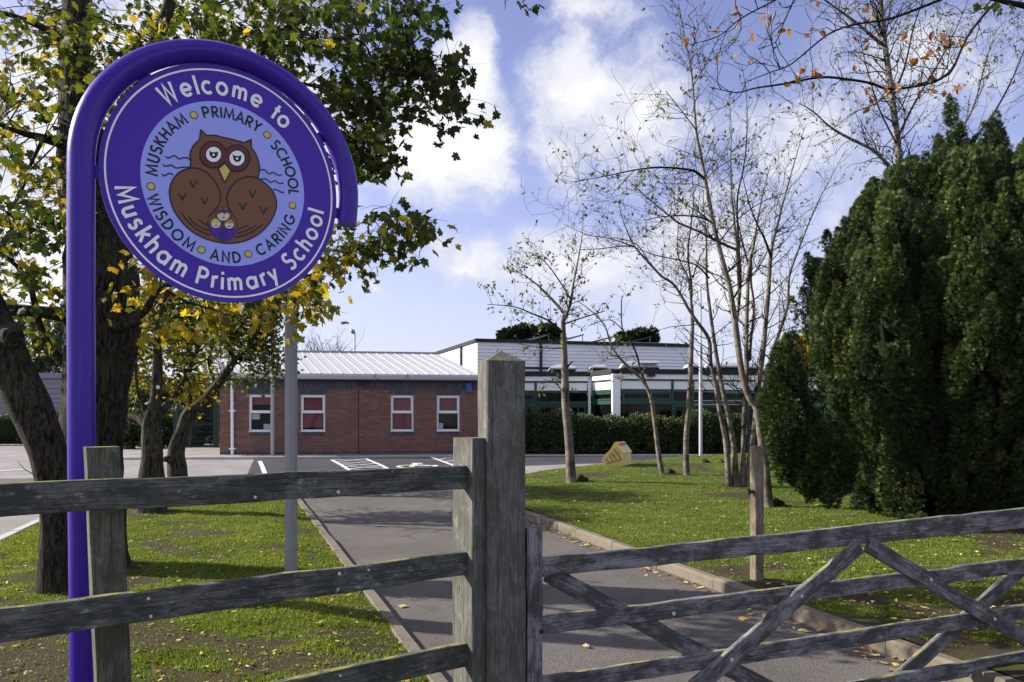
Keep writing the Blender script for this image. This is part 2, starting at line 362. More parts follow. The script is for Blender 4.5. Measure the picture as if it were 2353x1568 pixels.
def asphalt(name, base, patch, ag=.25):
    def fn(t, co, b, m):
        f = t.noise(co, 95, 4, .75); g = t.noise(co, .55, 6, .62, .4); g2 = t.noise(co, 3.3, 6, .65); v = t.voro(co, 130).outputs['Distance']
        c = t.mix(t.step(g, .35, .68), base, patch)
        c = t.mix(t.math('MULTIPLY', t.step(g2, .45, .72), .4), c, tuple(x * .62 for x in base))
        cr = t.voro(t.vm('ADD', t.scaled(co, (.7, .7, .7)), t.vm('MULTIPLY', t.n('ShaderNodeTexNoise').outputs['Color'], (.35, .35, .35))), .55, 'DISTANCE_TO_EDGE').outputs['Distance']
        c = t.mix(t.math('MULTIPLY', t.math('MULTIPLY', t.step(cr, .012, .0), t.step(g, .45, .6)), .75), c, tuple(x * .3 for x in base))
        st = t.noise(t.scaled(co, (1, .45, 1)), 1.4, 7, .7, .6); c = t.mix(t.math('MULTIPLY', t.step(st, .52, .70), .45), c, tuple(x * .55 for x in base)); c = t.mix(t.math('MULTIPLY', t.step(st, .42, .30), .35), c, tuple(x * 1.5 for x in patch))
        c = t.mix(t.math('MULTIPLY', t.step(f, .40, .66), ag), c, tuple(min(1, x * 2.1) for x in base))
        c = t.mix(t.math('MULTIPLY', t.step(t.noise(co, 46, 4, .75), .54, .64), .65), c, tuple(x * .35 for x in base))
        t.l.new(t.bump(t.math('ADD', f, v), .6, .008), b.inputs['Normal']); return c
    return material(name, fn, .9, .25)
M['asphalt'] = asphalt('old_grey_asphalt', (.092, .085, .077), (.132, .122, .112), .42)
M['asphalt_new'] = asphalt('new_dark_asphalt', (.038, .038, .050), (.060, .060, .075), .15)
M['asphalt_pale'] = asphalt('pale_worn_asphalt', (.21, .20, .195), (.29, .278, .268))
M['joint'] = plain('dark_asphalt_joint', (.05, .048, .048), .9, .2, .3, 20)
def conc(t, co, b, m):
    f = t.noise(co, 50, 5, .7); g = t.noise(co, 4, 6, .65)
    c = t.mix(g, (.11, .095, .072), (.21, .185, .145)); c = t.mix(t.math('MULTIPLY', t.step(f, .5, .7), .5), c, (.06, .052, .04)); c = t.mix(t.math('MULTIPLY', t.step(t.noise(co, 2.2, 6, .7), .52, .66), .6), c, (.06, .062, .028))
    t.l.new(t.bump(f, .5, .006), b.inputs['Normal']); return c
M['kerb'] = material('brown_grey_concrete_kerb', conc, .9, .2)
M['kerb_pale'] = plain('pale_concrete_edging', (.40, .39, .37), .9, .2, .2, 14)
def paintf(t, co, b, m):
    f = t.noise(co, 22, 6, .75)
    return t.mix(t.step(f, .56, .68), (.66, .67, .68), (.16, .16, .17))
M['paint'] = material('worn_white_road_paint', paintf, .7, .3)
def soilf(t, co, b, m):
    f = t.noise(co, 24, 6, .7); g = t.noise(co, 2.4, 5, .6)
    c = t.mix(f, (.030, .020, .013), (.095, .066, .044)); c = t.mix(t.math('MULTIPLY', t.step(g, .5, .7), .4), c, (.13, .10, .075))
    t.l.new(t.bump(f, .8, .02), b.inputs['Normal']); return c
M['soil'] = material('damp_brown_soil', soilf, .95, .1)
def lawnf(t, co, b, m):
    f = t.noise(co, 45, 5, .75); g = t.noise(co, 5, 5, .65); wv = t.n('ShaderNodeAttribute', attribute_name='tint').outputs['Fac']
    c = t.mix(g, (.050, .085, .013), (.100, .140, .025)); c = t.mix(t.step(f, .45, .7), c, (.028, .038, .010))
    d = t.mix(f, (.028, .021, .014), (.095, .072, .050)); d = t.mix(t.step(t.noise(co, 14, 7, .75), .52, .62), d, (.055, .062, .016)); d = t.mix(t.step(t.noise(co, 70, 3, .7), .62, .68), d, (.20, .16, .11))
    t.l.new(t.bump(f, 1.0, .03), b.inputs['Normal']); return t.mix(wv, c, d)
M['lawn'] = material('lawn_turf_and_bare_soil', lawnf, .95, .1)
M['grass'] = leafmat('grass_blade', [(0, (.080, .115, .015)), (.45, (.150, .200, .028)), (.75, (.225, .25, .048)), (1, (.30, .26, .11))], .35, .2)
M['field'] = plain('far_rough_grass', (.06, .075, .022), .95, .1, .35, 1.2)
M['grit'] = plain('faded_yellow_plastic', (.80, .62, .25), .5, .4, .18, 5)
M['grit_rib'] = plain('grimy_yellow_plastic', (.30, .22, .09), .6, .3, .2, 8)
M['decal'] = plain('orange_worn_sticker', (.45, .15, .04), .6, .3, .2, 8)
M['solar'] = plain('dark_solar_glass', (.012, .013, .018), .25, .5, .1, 4)
M['dome'] = plain('cloudy_white_plastic_dome', (.38, .39, .41), .45, .4, .08, 3)
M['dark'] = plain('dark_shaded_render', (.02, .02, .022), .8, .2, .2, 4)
M['blue'] = plain('blue_alarm_box_plastic', (.05, .08, .34), .4, .4, .05, 4)
# ------------------------------------------------------------------ ground
ys = [-60, -25, -12, 0, 6, 12, 20, 40, 120, 1200]; xs = [-900, -80, -20, 0, 20, 80, 900]
mb = MB(); mb.add([(x, y, zg(y) - .03) for y in ys for x in xs], [(j * 7 + i, j * 7 + i + 1, j * 7 + i + 8, j * 7 + i + 7) for j in range(len(ys) - 1) for i in range(6)])
tag(mb.build('ground', M['field']), kind='structure')
def sheet(name, poly_rows, mat, lift, kind='structure', parent=None, label=None):
    """rows: list of (y, x0, x1)"""
    mb = MB()
    mb.add([p for (y, a, b) in poly_rows for p in ((a, y, zg(y) + lift), (b, y, zg(y) + lift))], [(2 * i, 2 * i + 1, 2 * i + 3, 2 * i + 2) for i in range(len(poly_rows) - 1)])
    o = mb.build(name, mat, parent)
    if parent is None: o['kind'] = kind
    if label: o['label'] = label
    return o
drive = sheet('drive', [(y, -30, 32) for y in (-8, 0, 6, 12, 16.5)], M['asphalt'], 0.0)
sheet('car_park', [(y, -70, 34) for y in (16.5, 20, 25, 36)], M['asphalt_pale'], 0.0)
# left kerb line of the drive and right kerb line (ground points read off the photograph)
KL0, KL1 = gp(941, 1492), gp(685, 1152); KR0, KR1 = gp(2100, 1520), gp(1226, 1196)
def along(a, b, y): t = (y - a.y) / (b.y - a.y); return a.x + (b.x - a.x) * t
WL0, WL1 = gp(0, 1250), gp(95, 1205)
sheet('service_road', [(y, -60, along(WL0, WL1, min(y, 16)) - .12) for y in (-8, 0, 6, 10, 14.6)], M['asphalt_pale'], .004)
# freshly laid darker bays in front of the brick building, and the path beyond the lawn
mb = MB(); c_ = [gp(560, 1112), gp(1150, 1104), gp(1150, 1049), gp(585, 1054)]
k20 = along(c_[0], c_[3], 20)
mb.add([(c_[0].x, c_[0].y, zg(c_[0].y) + .008), (c_[1].x, c_[0].y, zg(c_[0].y) + .008), (c_[1].x + .2, 20, .308), (k20, 20, .308), (c_[2].x, c_[2].y, .308), (c_[3].x, c_[3].y, .308)], [(0, 1, 2, 3), (3, 2, 4, 5)])
tag(mb.build('parking_bays', M['asphalt_new']), kind='structure')
mb = MB(); mb.add([(-.55, 19.4, zg(19.4) + .006), (1.5, 20.6, .306), (5, 22, .306), (16, 23.0, .306), (16, 25.0, .306), (-.55, 24.9, .306)], [(0, 1, 2, 3, 4, 5)])
tag(mb.build('path', M['asphalt_new']), kind='structure')
# joint across the drive
mb = MB(); jy = gp(870, 1198).y; mb.add([(along(KL0, KL1, jy), jy - .02, zg(jy) + .004), (1.2, jy - .12, zg(jy) + .004), (1.2, jy - .10, zg(jy) + .004), (along(KL0, KL1, jy), jy, zg(jy) + .004)], [(0, 1, 2, 3)])
mb.build('joint', M['joint'], drive)

# ---- lawns: ruled grids with real bumps; the tint attribute is how worn the turf is
def worn(x, y):
    a = mn.fractal(Vector((x * 2.0, y * 3.2, 3.3)), .8, 2.1, 5); b = mn.fractal(Vector((x * .6, y * .8, 9.1)), 1.0, 2.0, 3)
    return a * .75 + b * .45
LAWNS = []
def lawn(name, rows, nx, base, bumpf, wornf, label=None):
    V, Fc, T = [], [], []
    for (y, a, b) in rows:
        for i in range(nx + 1):
            t = i / nx; x = a + (b - a) * t
            z = zg(y) + base + bumpf(x, y, t) + .02 * mn.fractal(Vector((x * 2.3, y * 2.3, 0)), 1, 2, 3)
            V.append((x, y, z)); T.append(min(1, max(0, wornf(x, y))))
    k = nx + 1; Fc = [(j * k + i, j * k + i + 1, j * k + i + 1 + k, j * k + i + k) for j in range(len(rows) - 1) for i in range(nx)]
    o = np_mesh(name, np.array(V), [np.array(Fc)], M['lawn'], tint=T, kind='structure')
    o.data.polygons.foreach_set('use_smooth', [True] * len(Fc))
    return o
def L_rows():
    out = []; y = 1.2
    while y < 14.3:
        out.append((y, max(-14, along(WL0, WL1, y) + .1), along(KL0, KL1, y) - .06)); y += .12
    return out
def sst(a, b, x): t = min(1, max(0, (x - a) / (b - a))); return t * t * (3 - 2 * t)
def worn_left(x, y):
    w_ = worn(x, y) * 1.35 + .03 + .52 * sst(6.1, 4.6, y) * sst(1.0, -.1, x + 1.35) - .1 * sst(7, 10, y)
    w_ += .45 * max(0, 1 - math.hypot(x + 3.4, (y - 6.4)) / 1.3) + .6 * max(0, 1 - math.hypot(x + 5.35, y - 10.9) / 1.0) + .35 * max(0, 1 - math.hypot(x + 3.95, y - 7.0) / 1.3)
    return .92 * sst(.0, .60, w_)
lawn_left = lawn('lawn', L_rows(), 60, .03, lambda x, y, t: .05 * min(1, 4 * t * (1 - t) * 2), worn_left)
def R_left(y):   # left boundary of the right-hand lawn: the kerb, then a rounded corner
    x = along(KR0, KR1, y)
    if y > KR1.y: x = KR1.x - .38 * (y - KR1.y) + .052 * (y - KR1.y) ** 2 if y < 13.5 else None
    if x is None:
        far = [(13.5, KR1.x - .38 * (13.5 - KR1.y) + .052 * (13.5 - KR1.y) ** 2), (16.4, .25), (17.3, .7), (19.6, 2.6), (21.3, 4.6), (22.0, 7.5), (22.4, 12)]
        for (a, xa), (b, xb) in zip(far, far[1:]):
            if a <= y <= b: return xa + (xb - xa) * (y - a) / (b - a)
        return 12
    return x
def mound(x, y): return .17 * sst(0, 2.2, x - R_left(y)) * sst(12, 19, y) + .03
def R_rows():
    out = []; y = 1.5
    while y < 22.4: out.append((y, R_left(y) + .042, 17.0)); y += .14
    return out
def worn_right(x, y):
    w_ = worn(x + 20, y) * 1.0 - .15 + .5 * sst(8.5, 5.5, y) + .8 * max(0, 1 - math.hypot((x - 3.6), (y - 12.3)) / 1.0) + .9 * max(0, 1 - math.hypot(x - 6.2, y - 9.0) / 2.2)
    for (tx, ty) in ((1.28, 15.4), (3.6, 17.2), (4.15, 16.8), (4.1, 13.5)): w_ += .7 * max(0, 1 - math.hypot(x - tx - .2, (y - ty) * .8) / .8)
    return sst(.12, .55, w_)
lawn_right = lawn('lawn', R_rows(), 130, .072, lambda x, y, t: mound(x, y), worn_right)
def zl(x, y):
    if x > R_left(y): return zg(y) + .07 + mound(x, y)
    return zg(y) + .07
def lp(px, py):   # point on the right lawn
    Y = 12.0
    for _ in range(60):
        X = (px - CX) * Y / F; Y = .5 * Y + .5 * (EYE - zl(X, Y)) * F / (py - HY)
    return Vector(((px - CX) * Y / F, Y, zl((px - CX) * Y / F, Y)))
def grass(name, rows, nblade, wornf, zf, xr, near):
    """short blades, denser towards the camera"""
    P = []
    ymin, ymax = rows[0][0], rows[-1][0]
    tries = 0
    while len(P) < nblade and tries < nblade * 6:
        tries += 1
        u = random.random(); y = near * ((ymax / near) ** u)
        k = min(len(rows) - 1, max(0, int((y - ymin) / (rows[1][0] - ymin)))); a, b = rows[k][1], rows[k][2]
        a = max(a, -.73 * y - .2); b = min(b, .73 * y + .3)
        if b <= a: continue
        x = a + (b - a) * random.random()
        wv = wornf(x, y)
        if random.random() < wv * 1.02 - .03: continue
        P.append((x, y, zf(x, y), wv))
    P = np.array(P); n = len(P)
    h = (.009 + .016 * rng.random(n) ** 1.6) * (1 - .35 * P[:, 3]); wd = .0032 + .0028 * rng.random(n) + .00035 * P[:, 1]
    a = rng.random(n) * 6.283; ln = rng.normal(0, .55, (n, 2)) * h[:, None]
    d = np.stack([np.cos(a), np.sin(a)], 1) * wd[:, None]
    V = np.zeros((n, 3, 3)); V[:, 0, :2] = P[:, :2] - d; V[:, 1, :2] = P[:, :2] + d; V[:, 2, :2] = P[:, :2] + ln
    V[:, 0, 2] = V[:, 1, 2] = P[:, 2] - .004; V[:, 2, 2] = P[:, 2] + h
    pn = np.array([mn.fractal(Vector((x * 1.7, y * 1.7, 5)), 1, 2, 3) for x, y in P[:, :2]])
    t = np.clip(.42 + .35 * pn + .16 * rng.normal(size=n) + .05 * P[:, 3], 0, 1)
    o = np_mesh(name, V.reshape(-1, 3), [np.arange(3 * n).reshape(-1, 3)], M['grass'], tint=np.repeat(t, 3), kind='stuff')
    return o
Lr = L_rows(); Rr = R_rows()
tag(grass('grass', Lr, 125000, worn_left, lambda x, y: zg(y) + .03 + .05 * min(1, max(0, along(KL0, KL1, y) - .06 - x) * 2.0) + .02 * mn.fractal(Vector((x * 2.3, y * 2.3, 0)), 1, 2, 3), 0, 3.6), 'short patchy grass growing on the lawn left of the drive', 'grass')
tag(grass('grass', Rr, 170000, worn_right, lambda x, y: zl(x, y) + .02 * mn.fractal(Vector((x * 2.3, y * 2.3, 0)), 1, 2, 3), 0, 4.6), 'bright green grass growing on the lawn right of the drive', 'grass')

# ---- kerbs laid block by block
def kerb(name, path, blk, wid, hgt, mat, parent_name, lift=0.0, gap=.008, rnd=.02):
    root = empty(parent_name, (path[0][0], path[0][1], zg(path[0][1]))); root['kind'] = 'structure'
    P = [Vector((p[0], p[1], 0)) for p in path]
    L = [0.0]
    for a, b in zip(P, P[1:]): L.append(L[-1] + (b - a).length)
    def pt(s):
        for i in range(len(P) - 1):
            if s <= L[i + 1] or i == len(P) - 2:
                return P[i].lerp(P[i + 1], (s - L[i]) / (L[i + 1] - L[i]))
    s = 0.0
    while s < L[-1] - .2:
        a, b = pt(s + gap), pt(min(L[-1], s + blk)); t = (b - a).normalized(); nrm = Vector((-t.y, t.x, 0)) * wid / 2
        dz = random.uniform(-.006, .006); jj = random.uniform(-.006, .006)
        mb = MB(); c = rnd; ring = []
        for q, z in ((a, zg(a.y)), (b, zg(b.y))):
            for (f, hz) in ((-1, -.06), (-1, hgt - c), (-1 + 2 * c / wid, hgt), (1 - 2 * c / wid, hgt), (1, hgt - c), (1, -.06)):
                p = q + nrm * f; ring.append((p.x + nrm.x * jj * 8, p.y + nrm.y * jj * 8, z + hz + lift + dz))
        mb.add(ring, [(0, 1, 2, 3, 4, 5), (11, 10, 9, 8, 7, 6)] + [(i, 6 + i, 6 + (i + 1) % 6, (i + 1) % 6) for i in range(6)])
        mb.build(name, mat, root); s += blk
    return root
pts = [(along(KR0, KR1, y), y) for y in np.linspace(1.4, KR1.y, 12)] + [(R_left(y), y) for y in np.arange(KR1.y + .5, 22.0, .6)]
kerb('kerb_block', [(x, y) for x, y in pts], .91, .11, .10, M['kerb'], 'kerb')
kerb('edging_block', [(along(KL0, KL1, y), y) for y in np.linspace(1.2, 14.3, 14)], .91, .09, .045, M['kerb'], 'kerb', rnd=.006)
kerb('edging_block', [(along(WL0, WL1, y), y) for y in np.linspace(5.6, 14.4, 10)] + [(along(KL0, KL1, 14.35), 14.4)], .91, .12, .075, M['kerb_pale'], 'kerb', rnd=.01)

# ------------------------------------------------------------------ timber
def beam(name, p0, p1, w_, h_, mat, parent, up=(0, 0, 1), n=10, jit=.0018, ch=.004, taper=1.0):
    p0, p1 = Vector(p0), Vector(p1); x = (p1 - p0); Ln = x.length; x.normalize()
    y = Vector(up).cross(x).normalized(); z = x.cross(y)
    mb = MB(); k = 8
    for i in range(n + 1):
        s = i / n; hh = h_ * (1 + (taper - 1) * s) / 2; ww = w_ / 2
        oy, oz = random.gauss(0, jit), random.gauss(0, jit)
        for (a, b) in ((-ww, -hh + ch), (-ww, hh - ch), (-ww + ch, hh), (ww - ch, hh), (ww, hh - ch), (ww, -hh + ch), (ww - ch, -hh), (-ww + ch, -hh)):
            mb.v.append((Ln * s, a + oy + random.gauss(0, jit * .4), b + oz + random.gauss(0, jit * .4)))
    for i in range(n):
        for j in range(k):
            a = i * k + j; b = i * k + (j + 1) % k; mb.f.append((a, b, b + k, a + k)); mb.m.append(0)
    mb.f += [tuple(range(k))[::-1], tuple(range(n * k, n * k + k))]; mb.m += [0, 0]
    o = mb.build(name, mat, None)
    Mx = Matrix((( x.x, y.x, z.x, p0.x), (x.y, y.y, z.y, p0.y), (x.z, y.z, z.z, p0.z), (0, 0, 0, 1)))
    o.parent = parent; o.matrix_local = Matrix.Translation(-org(parent)) @ Mx if parent else Mx
    return o
def ring_pts(c, r, k, nrm):
    nrm = Vector(nrm).normalized(); u = nrm.orthogonal().normalized(); v = nrm.cross(u)
    return [Vector(c) + (u * math.cos(2 * math.pi * j / k) + v * math.sin(2 * math.pi * j / k)) * r for j in range(k)]
def bolt(parent, p, nrm, r=.009, mat=None):
    nrm = Vector(nrm).normalized(); mb = MB(); a = ring_pts(p, r, 10, nrm); b = ring_pts(Vector(p) + nrm * .004, r * .75, 10, nrm)
    mb.add(a + b, [tuple(range(10, 20))] + [(i, (i + 1) % 10, 10 + (i + 1) % 10, 10 + i) for i in range(10)])
    return mb.build('bolt', mat or M['bolt'], parent, smooth=True, sharp=40)

# ---- gatepost with weathered pyramid top
gy = R(16); gd = Vector((math.cos(gy), math.sin(gy), 0)); gn = Vector((-math.sin(gy), math.cos(gy), 0))
GA = at(1119, 1200, 3.3); GA.z = 0; a_ = .18
gpz = zg(3.3); shz = EYE + (HY - 829) * 3.33 / F; apz = EYE + (HY - 806) * 3.4 / F
root = empty('gatepost', GA + gd * .09 + gn * .09 + Vector((0, 0, gpz)), 'tall square grey timber gatepost with a shallow pyramid top', 'gatepost')
mb = MB(); nseg = 16; ch = .006; k = 8
sq = lambda c: [(c, 0), (a_ - c, 0), (a_, c), (a_, a_ - c), (a_ - c, a_), (c, a_), (0, a_ - c), (0, c)]
cen = GA + gd * (a_ / 2) + gn * (a_ / 2)
for i in range(nseg + 1):
    z = -.3 + (shz + .3) * i / nseg; j = random.gauss(0, .0012)
    for (u, v) in sq(ch): p = GA + gd * (u + j) + gn * (v + random.gauss(0, .0008)); mb.v.append((p.x - cen.x, p.y - cen.y, z))
for i in range(nseg):
    for j in range(k): mb.f.append((i * k + j, i * k + (j + 1) % k, (i + 1) * k + (j + 1) % k, (i + 1) * k + j)); mb.m.append(0)
mb.v.append((0, 0, apz)); mb.f += [(nseg * k + j, nseg * k + (j + 1) % k, len(mb.v) - 1) for j in range(k)]; mb.m += [0] * k
# grain runs along local X: lay the post mesh on its side and stand it up with the object transform
def upright(name, mb, mat, parent, base):
    mb.v = [(v[2], v[0], v[1]) for v in mb.v]
    o = mb.build(name, mat, None); o.parent = parent
    Mx = Matrix(((0, 1, 0, base.x), (0, 0, 1, base.y), (1, 0, 0, 0), (0, 0, 0, 1)))
    o.matrix_local = Matrix.Translation(-org(parent)) @ Mx; return o
upright('post', mb, M['wood_post'], root, cen)

# ---- left fence: posts, three rails butting into the end post
fd = Vector((.807, .59, 0)); fn_ = Vector((.59, -.807, 0))           # along the fence, towards the camera side
FE = Vector(((1069 - CX) * 3.33 / F, 3.33, 0))
fence = empty('post_and_rail_fence', FE + Vector((0, 0, zg(3.3))), 'dark weathered three-rail timber fence running left from the gatepost', 'fence')
EP = at(1086, 1000, 3.28); EP.z = 0; a2 = .173; epz = 1.508
e0 = EP + fd * (a2 / 2) - fn_ * (a2 / 2)
def vpost(name, base, ax, ay, wa, wb, z0, z1, mat, parent, lean=Vector((0, 0, 0)), ch=.005, tops=.004, n=10):
    mb = MB()
    prof = [(-wa / 2 + ch, -wb / 2), (wa / 2 - ch, -wb / 2), (wa / 2, -wb / 2 + ch), (wa / 2, wb / 2 - ch), (wa / 2 - ch, wb / 2), (-wa / 2 + ch, wb / 2), (-wa / 2, wb / 2 - ch), (-wa / 2, -wb / 2 + ch)]
    for i in range(n + 1):
        z = z0 + (z1 - z0) * i / n; s = 1 if i < n else .97
        for (u, v) in prof:
            p = ax * (u * s) + ay * (v * s) + lean * (z - z0) + Vector((random.gauss(0, .0008), random.gauss(0, .0008), 0)); mb.v.append((p.x, p.y, z))
    for i in range(n):
        for j in range(8): mb.f.append((i * 8 + j, i * 8 + (j + 1) % 8, (i + 1) * 8 + (j + 1) % 8, (i + 1) * 8 + j)); mb.m.append(0)
    mb.f += [tuple(range(8))[::-1], tuple(range(n * 8, n * 8 + 8))]; mb.m += [0, 0]
    return upright(name, mb, mat, parent, base)
vpost('post', e0, fd, -fn_, a2, a2, -.2, epz, M['wood_post'], fence)
fp = at(208, 1250, 2.56); fp.z = 0; fpc = fp + fd * .055 - fn_ * .055
lean = Vector((-.046, -.0, 0))
fp0 = fpc - lean * (EYE - 290 * 2.56 / F)
vpost('post', fp0, fd, -fn_, .108, .10, 0, 1.496, M['wood_green'], fence, lean)
for k_, (zr, zl_) in enumerate(((1.385, 1.396), (.997, 1.008), (.591, .60))):
    hgt = .103; far = FE - fd * 2.6
    beam('rail', (far.x, far.y, zl_ - hgt / 2), (FE.x + fd.x * .012, FE.y + fd.y * .012, zr - hgt / 2), .038, hgt, M['wood_fence'], fence, n=22, jit=.0016)
    for t in (.62, .95, 1.75) if k_ == 0 else (.5, .62, 1.3):
        p = FE - fd * t + fn_ * .0195
        for dz in (-.03, .032): 
            if random.random() < .75: bolt(fence, (p.x + random.gauss(0, .01), p.y, zr - hgt / 2 + dz), fn_, random.uniform(.005, .008))

# ---- field gate
gt = R(18); gx = Vector((math.cos(gt), math.sin(gt), 0)); gfn = Vector((math.sin(gt), -math.cos(gt), 0)); tilt = .031
G0 = Vector((.13, 3.42, 0))
gate = empty('field_gate', G0 + Vector((0, 0, zg(3.4))), 'silvery grey timber five-bar field gate with crossed braces, right of the tall gatepost', 'gate')
def gpnt(s, z, off=0.0): return Vector((G0.x, G0.y, 0)) + gx * s + gfn * off + Vector((0, 0, z + tilt * s))
GL = 3.7
for i, (zt, h0, tp) in enumerate(((.95, .086, 1.45), (.678, .082, 1.06), (.402, .082, 1.06), (.13, .082, 1.06), (-.0, .0, 1))):
    if h0 == 0: continue
    beam('rail', gpnt(.0, zt - h0 / 2), gpnt(GL, zt - h0 / 2 + (.012 if i == 0 else 0)), .032, h0, M['wood_gate'], gate, n=26, jit=.0018, taper=tp)
beam('latch_stile', gpnt(-.035, -.05, -.0), gpnt(-.035, 1.095, 0), .075, .06, M['wood_gate'], gate, up=gfn, n=10)
beam('hinge_stile', gpnt(GL + .04, -.05, 0), gpnt(GL + .04, 1.25, 0), .075, .10, M['wood_gate'], gate, up=gfn, n=10)
for (s0, z0, s1, z1, off, nm) in ((1.80, .862, .40, .0, .031, 'brace'), (1.86, .862, 3.35, .02, .031, 'brace'), (.05, .87, 1.55, -.01, -.031, 'brace'), (3.5, .86, 1.98, .0, -.031, 'brace')):
    beam(nm, gpnt(s0, z0 - .0, off), gpnt(s1, z1, off), .028, .086, M['wood_gate'], gate, up=(0, 0, 1), n=14)
for s, z, off in ((1.42, .635, .046), (1.0, .363, .046), (2.28, .635, .046), (2.75, .363, .046), (.69, .62, .017), (2.6, .05, .017), (.55, .1, .046)):
    bolt(gate, gpnt(s, z, off), gfn, .0105)
bolt(gate, gpnt(-.005, .62, .03), gfn, .012, M['black'])

# ------------------------------------------------------------------ welcome sign
SO = Vector((-1.66, 2.85, 0)); sth = R(30); su = Vector((math.cos(sth), math.sin(sth), 0)); sn = Vector((math.sin(sth), -math.cos(sth), 0))
sign = empty('welcome_sign', SO + Vector((0, 0, zg(2.85))), 'round purple school welcome sign with owl emblem hung in a purple hooped post', 'sign', rz=sth)
SZ = zg(2.85)
def suv(px, py):
    d = Vector(((px - CX) / F, 1, (HY - py) / F)); t = (SO - Vector((0, 0, EYE))).dot(sn) / d.dot(sn); P = Vector((0, 0, EYE)) + d * t
    return (P - SO).dot(su), P.z - SZ
SCU, SCZ, SRU, SRV = .528, 2.581 - SZ, .470, .496
# hooped post: straight leg then a hoop ending just below half height
tp = [(.012, 0, 0), (.010, 0, .5), (.003, 0, 1.3), (.0, 0, 2.0), (.0, 0, 2.35)]; tr = [.0485] * 5
for a in np.linspace(180, -7, 40):
    tp.append((SCU + .527 * math.cos(R(a)), 0, SCZ + .02 + .525 * math.sin(R(a)))); tr.append(.0490 - .005 * (180 - a) / 187)
tp.append((tp[-1][0] - .004, 0, tp[-1][2] - .06)); tr.append(.0435)
mb = MB(); mb.tube(tp, tr, 28); mb.build('hooped_post', M['purple'], sign, smooth=True, world=False, sharp=50)
def disc_pts(r, n=72, y=0.0, cu=SCU, cz=SCZ, ru=None, rv=None):
    return [(cu + (ru or SRU) * r * math.cos(2 * math.pi * i / n), y, cz + (rv or SRV) * r * math.sin(2 * math.pi * i / n)) for i in range(n)]
mb = MB(); mb.prism(disc_pts(1, 96, -.004), (0, .008, 0)); disc = mb.build('sign_panel', M['sign_purple'], sign, world=False)
for a in (84, 131, 183, 33, -6):
    c, s = math.cos(R(a)), math.sin(R(a)); t = (-s, c); mb = MB()
    q = [(SCU + c * SRU * r + t[0] * w_, SCZ + s * SRV * r + t[1] * w_) for r, w_ in ((.985, -.024), (1.075, -.024), (1.075, .024), (.985, .024))]
    mb.prism([(x, .0045, z) for x, z in q], (0, .006, 0)); mb.build('bracket', M['purple'], sign, world=False)
LAY = [0]
def flat(name, polys, mat, parent=disc, lay=None):
    """flat print laid a fraction of a millimetre proud of the panel"""
    y = -.0045 - .0005 * (LAY[0] if lay is None else lay)
    mb = MB()
    for p in polys: mb.add([(u, y, z) for u, z in p], [tuple(range(len(p)))])
    o = mb.build(name, mat, parent, world=False)
    return o
def ringpoly(r0, r1, n=96):
    out = []
    for i in range(n):
        a, b = 2 * math.pi * i / n, 2 * math.pi * (i + 1) / n
        out.append([(SCU + SRU * r * math.cos(t), SCZ + SRV * r * math.sin(t)) for r, t in ((r0, a), (r1, a), (r1, b), (r0, b))])
    return out
flat('white_ring', ringpoly(.945, .960), M['sign_white'], lay=1)
flat('emblem_ground', [[(p[0], p[2]) for p in disc_pts(.690, 96)]], M['sign_blue'], lay=1)
def stroke(P, wd, closed=False):
    """quads along a polyline with mitred joints"""
    P = [p for i, p in enumerate(P) if i == 0 or math.hypot(p[0] - P[i - 1][0], p[1] - P[i - 1][1]) > 1e-6]
    if closed and math.hypot(P[0][0] - P[-1][0], P[0][1] - P[-1][1]) < 1e-6: P = P[:-1]
    n = len(P); L, Rr_ = [], []
    for i in range(n):
        p = P[i]; a = P[i - 1] if (i > 0 or closed) else None; b = P[(i + 1) % n] if (i < n - 1 or closed) else None
        def nd(u, v): 
            dx, dy = v[0] - u[0], v[1] - u[1]; l = math.hypot(dx, dy) or 1; return dx / l, dy / l
        if a is None: d = nd(p, b); m = (-d[1], d[0]); s = 1
        elif b is None: d = nd(a, p); m = (-d[1], d[0]); s = 1
        else:
            d1, d2 = nd(a, p), nd(p, b); m = (-(d1[1] + d2[1]), d1[0] + d2[0]); l = math.hypot(*m)
            if l < .25: m = (-d1[1], d1[0]); s = 1
            else: m = (m[0] / l, m[1] / l); s = min(2.2, 1 / max(.3, m[0] * -d1[1] + m[1] * d1[0]))
        L.append((p[0] + m[0] * wd / 2 * s, p[1] + m[1] * wd / 2 * s)); Rr_.append((p[0] - m[0] * wd / 2 * s, p[1] - m[1] * wd / 2 * s))
    return [[Rr_[i], Rr_[(i + 1) % n], L[(i + 1) % n], L[i]] for i in range(n if closed else n - 1)]
def arc(cx, cy, rx, ry, a0, a1, n=14): return [(cx + rx * math.cos(R(a0 + (a1 - a0) * i / n)), cy + ry * math.sin(R(a0 + (a1 - a0) * i / n))) for i in range(n + 1)]
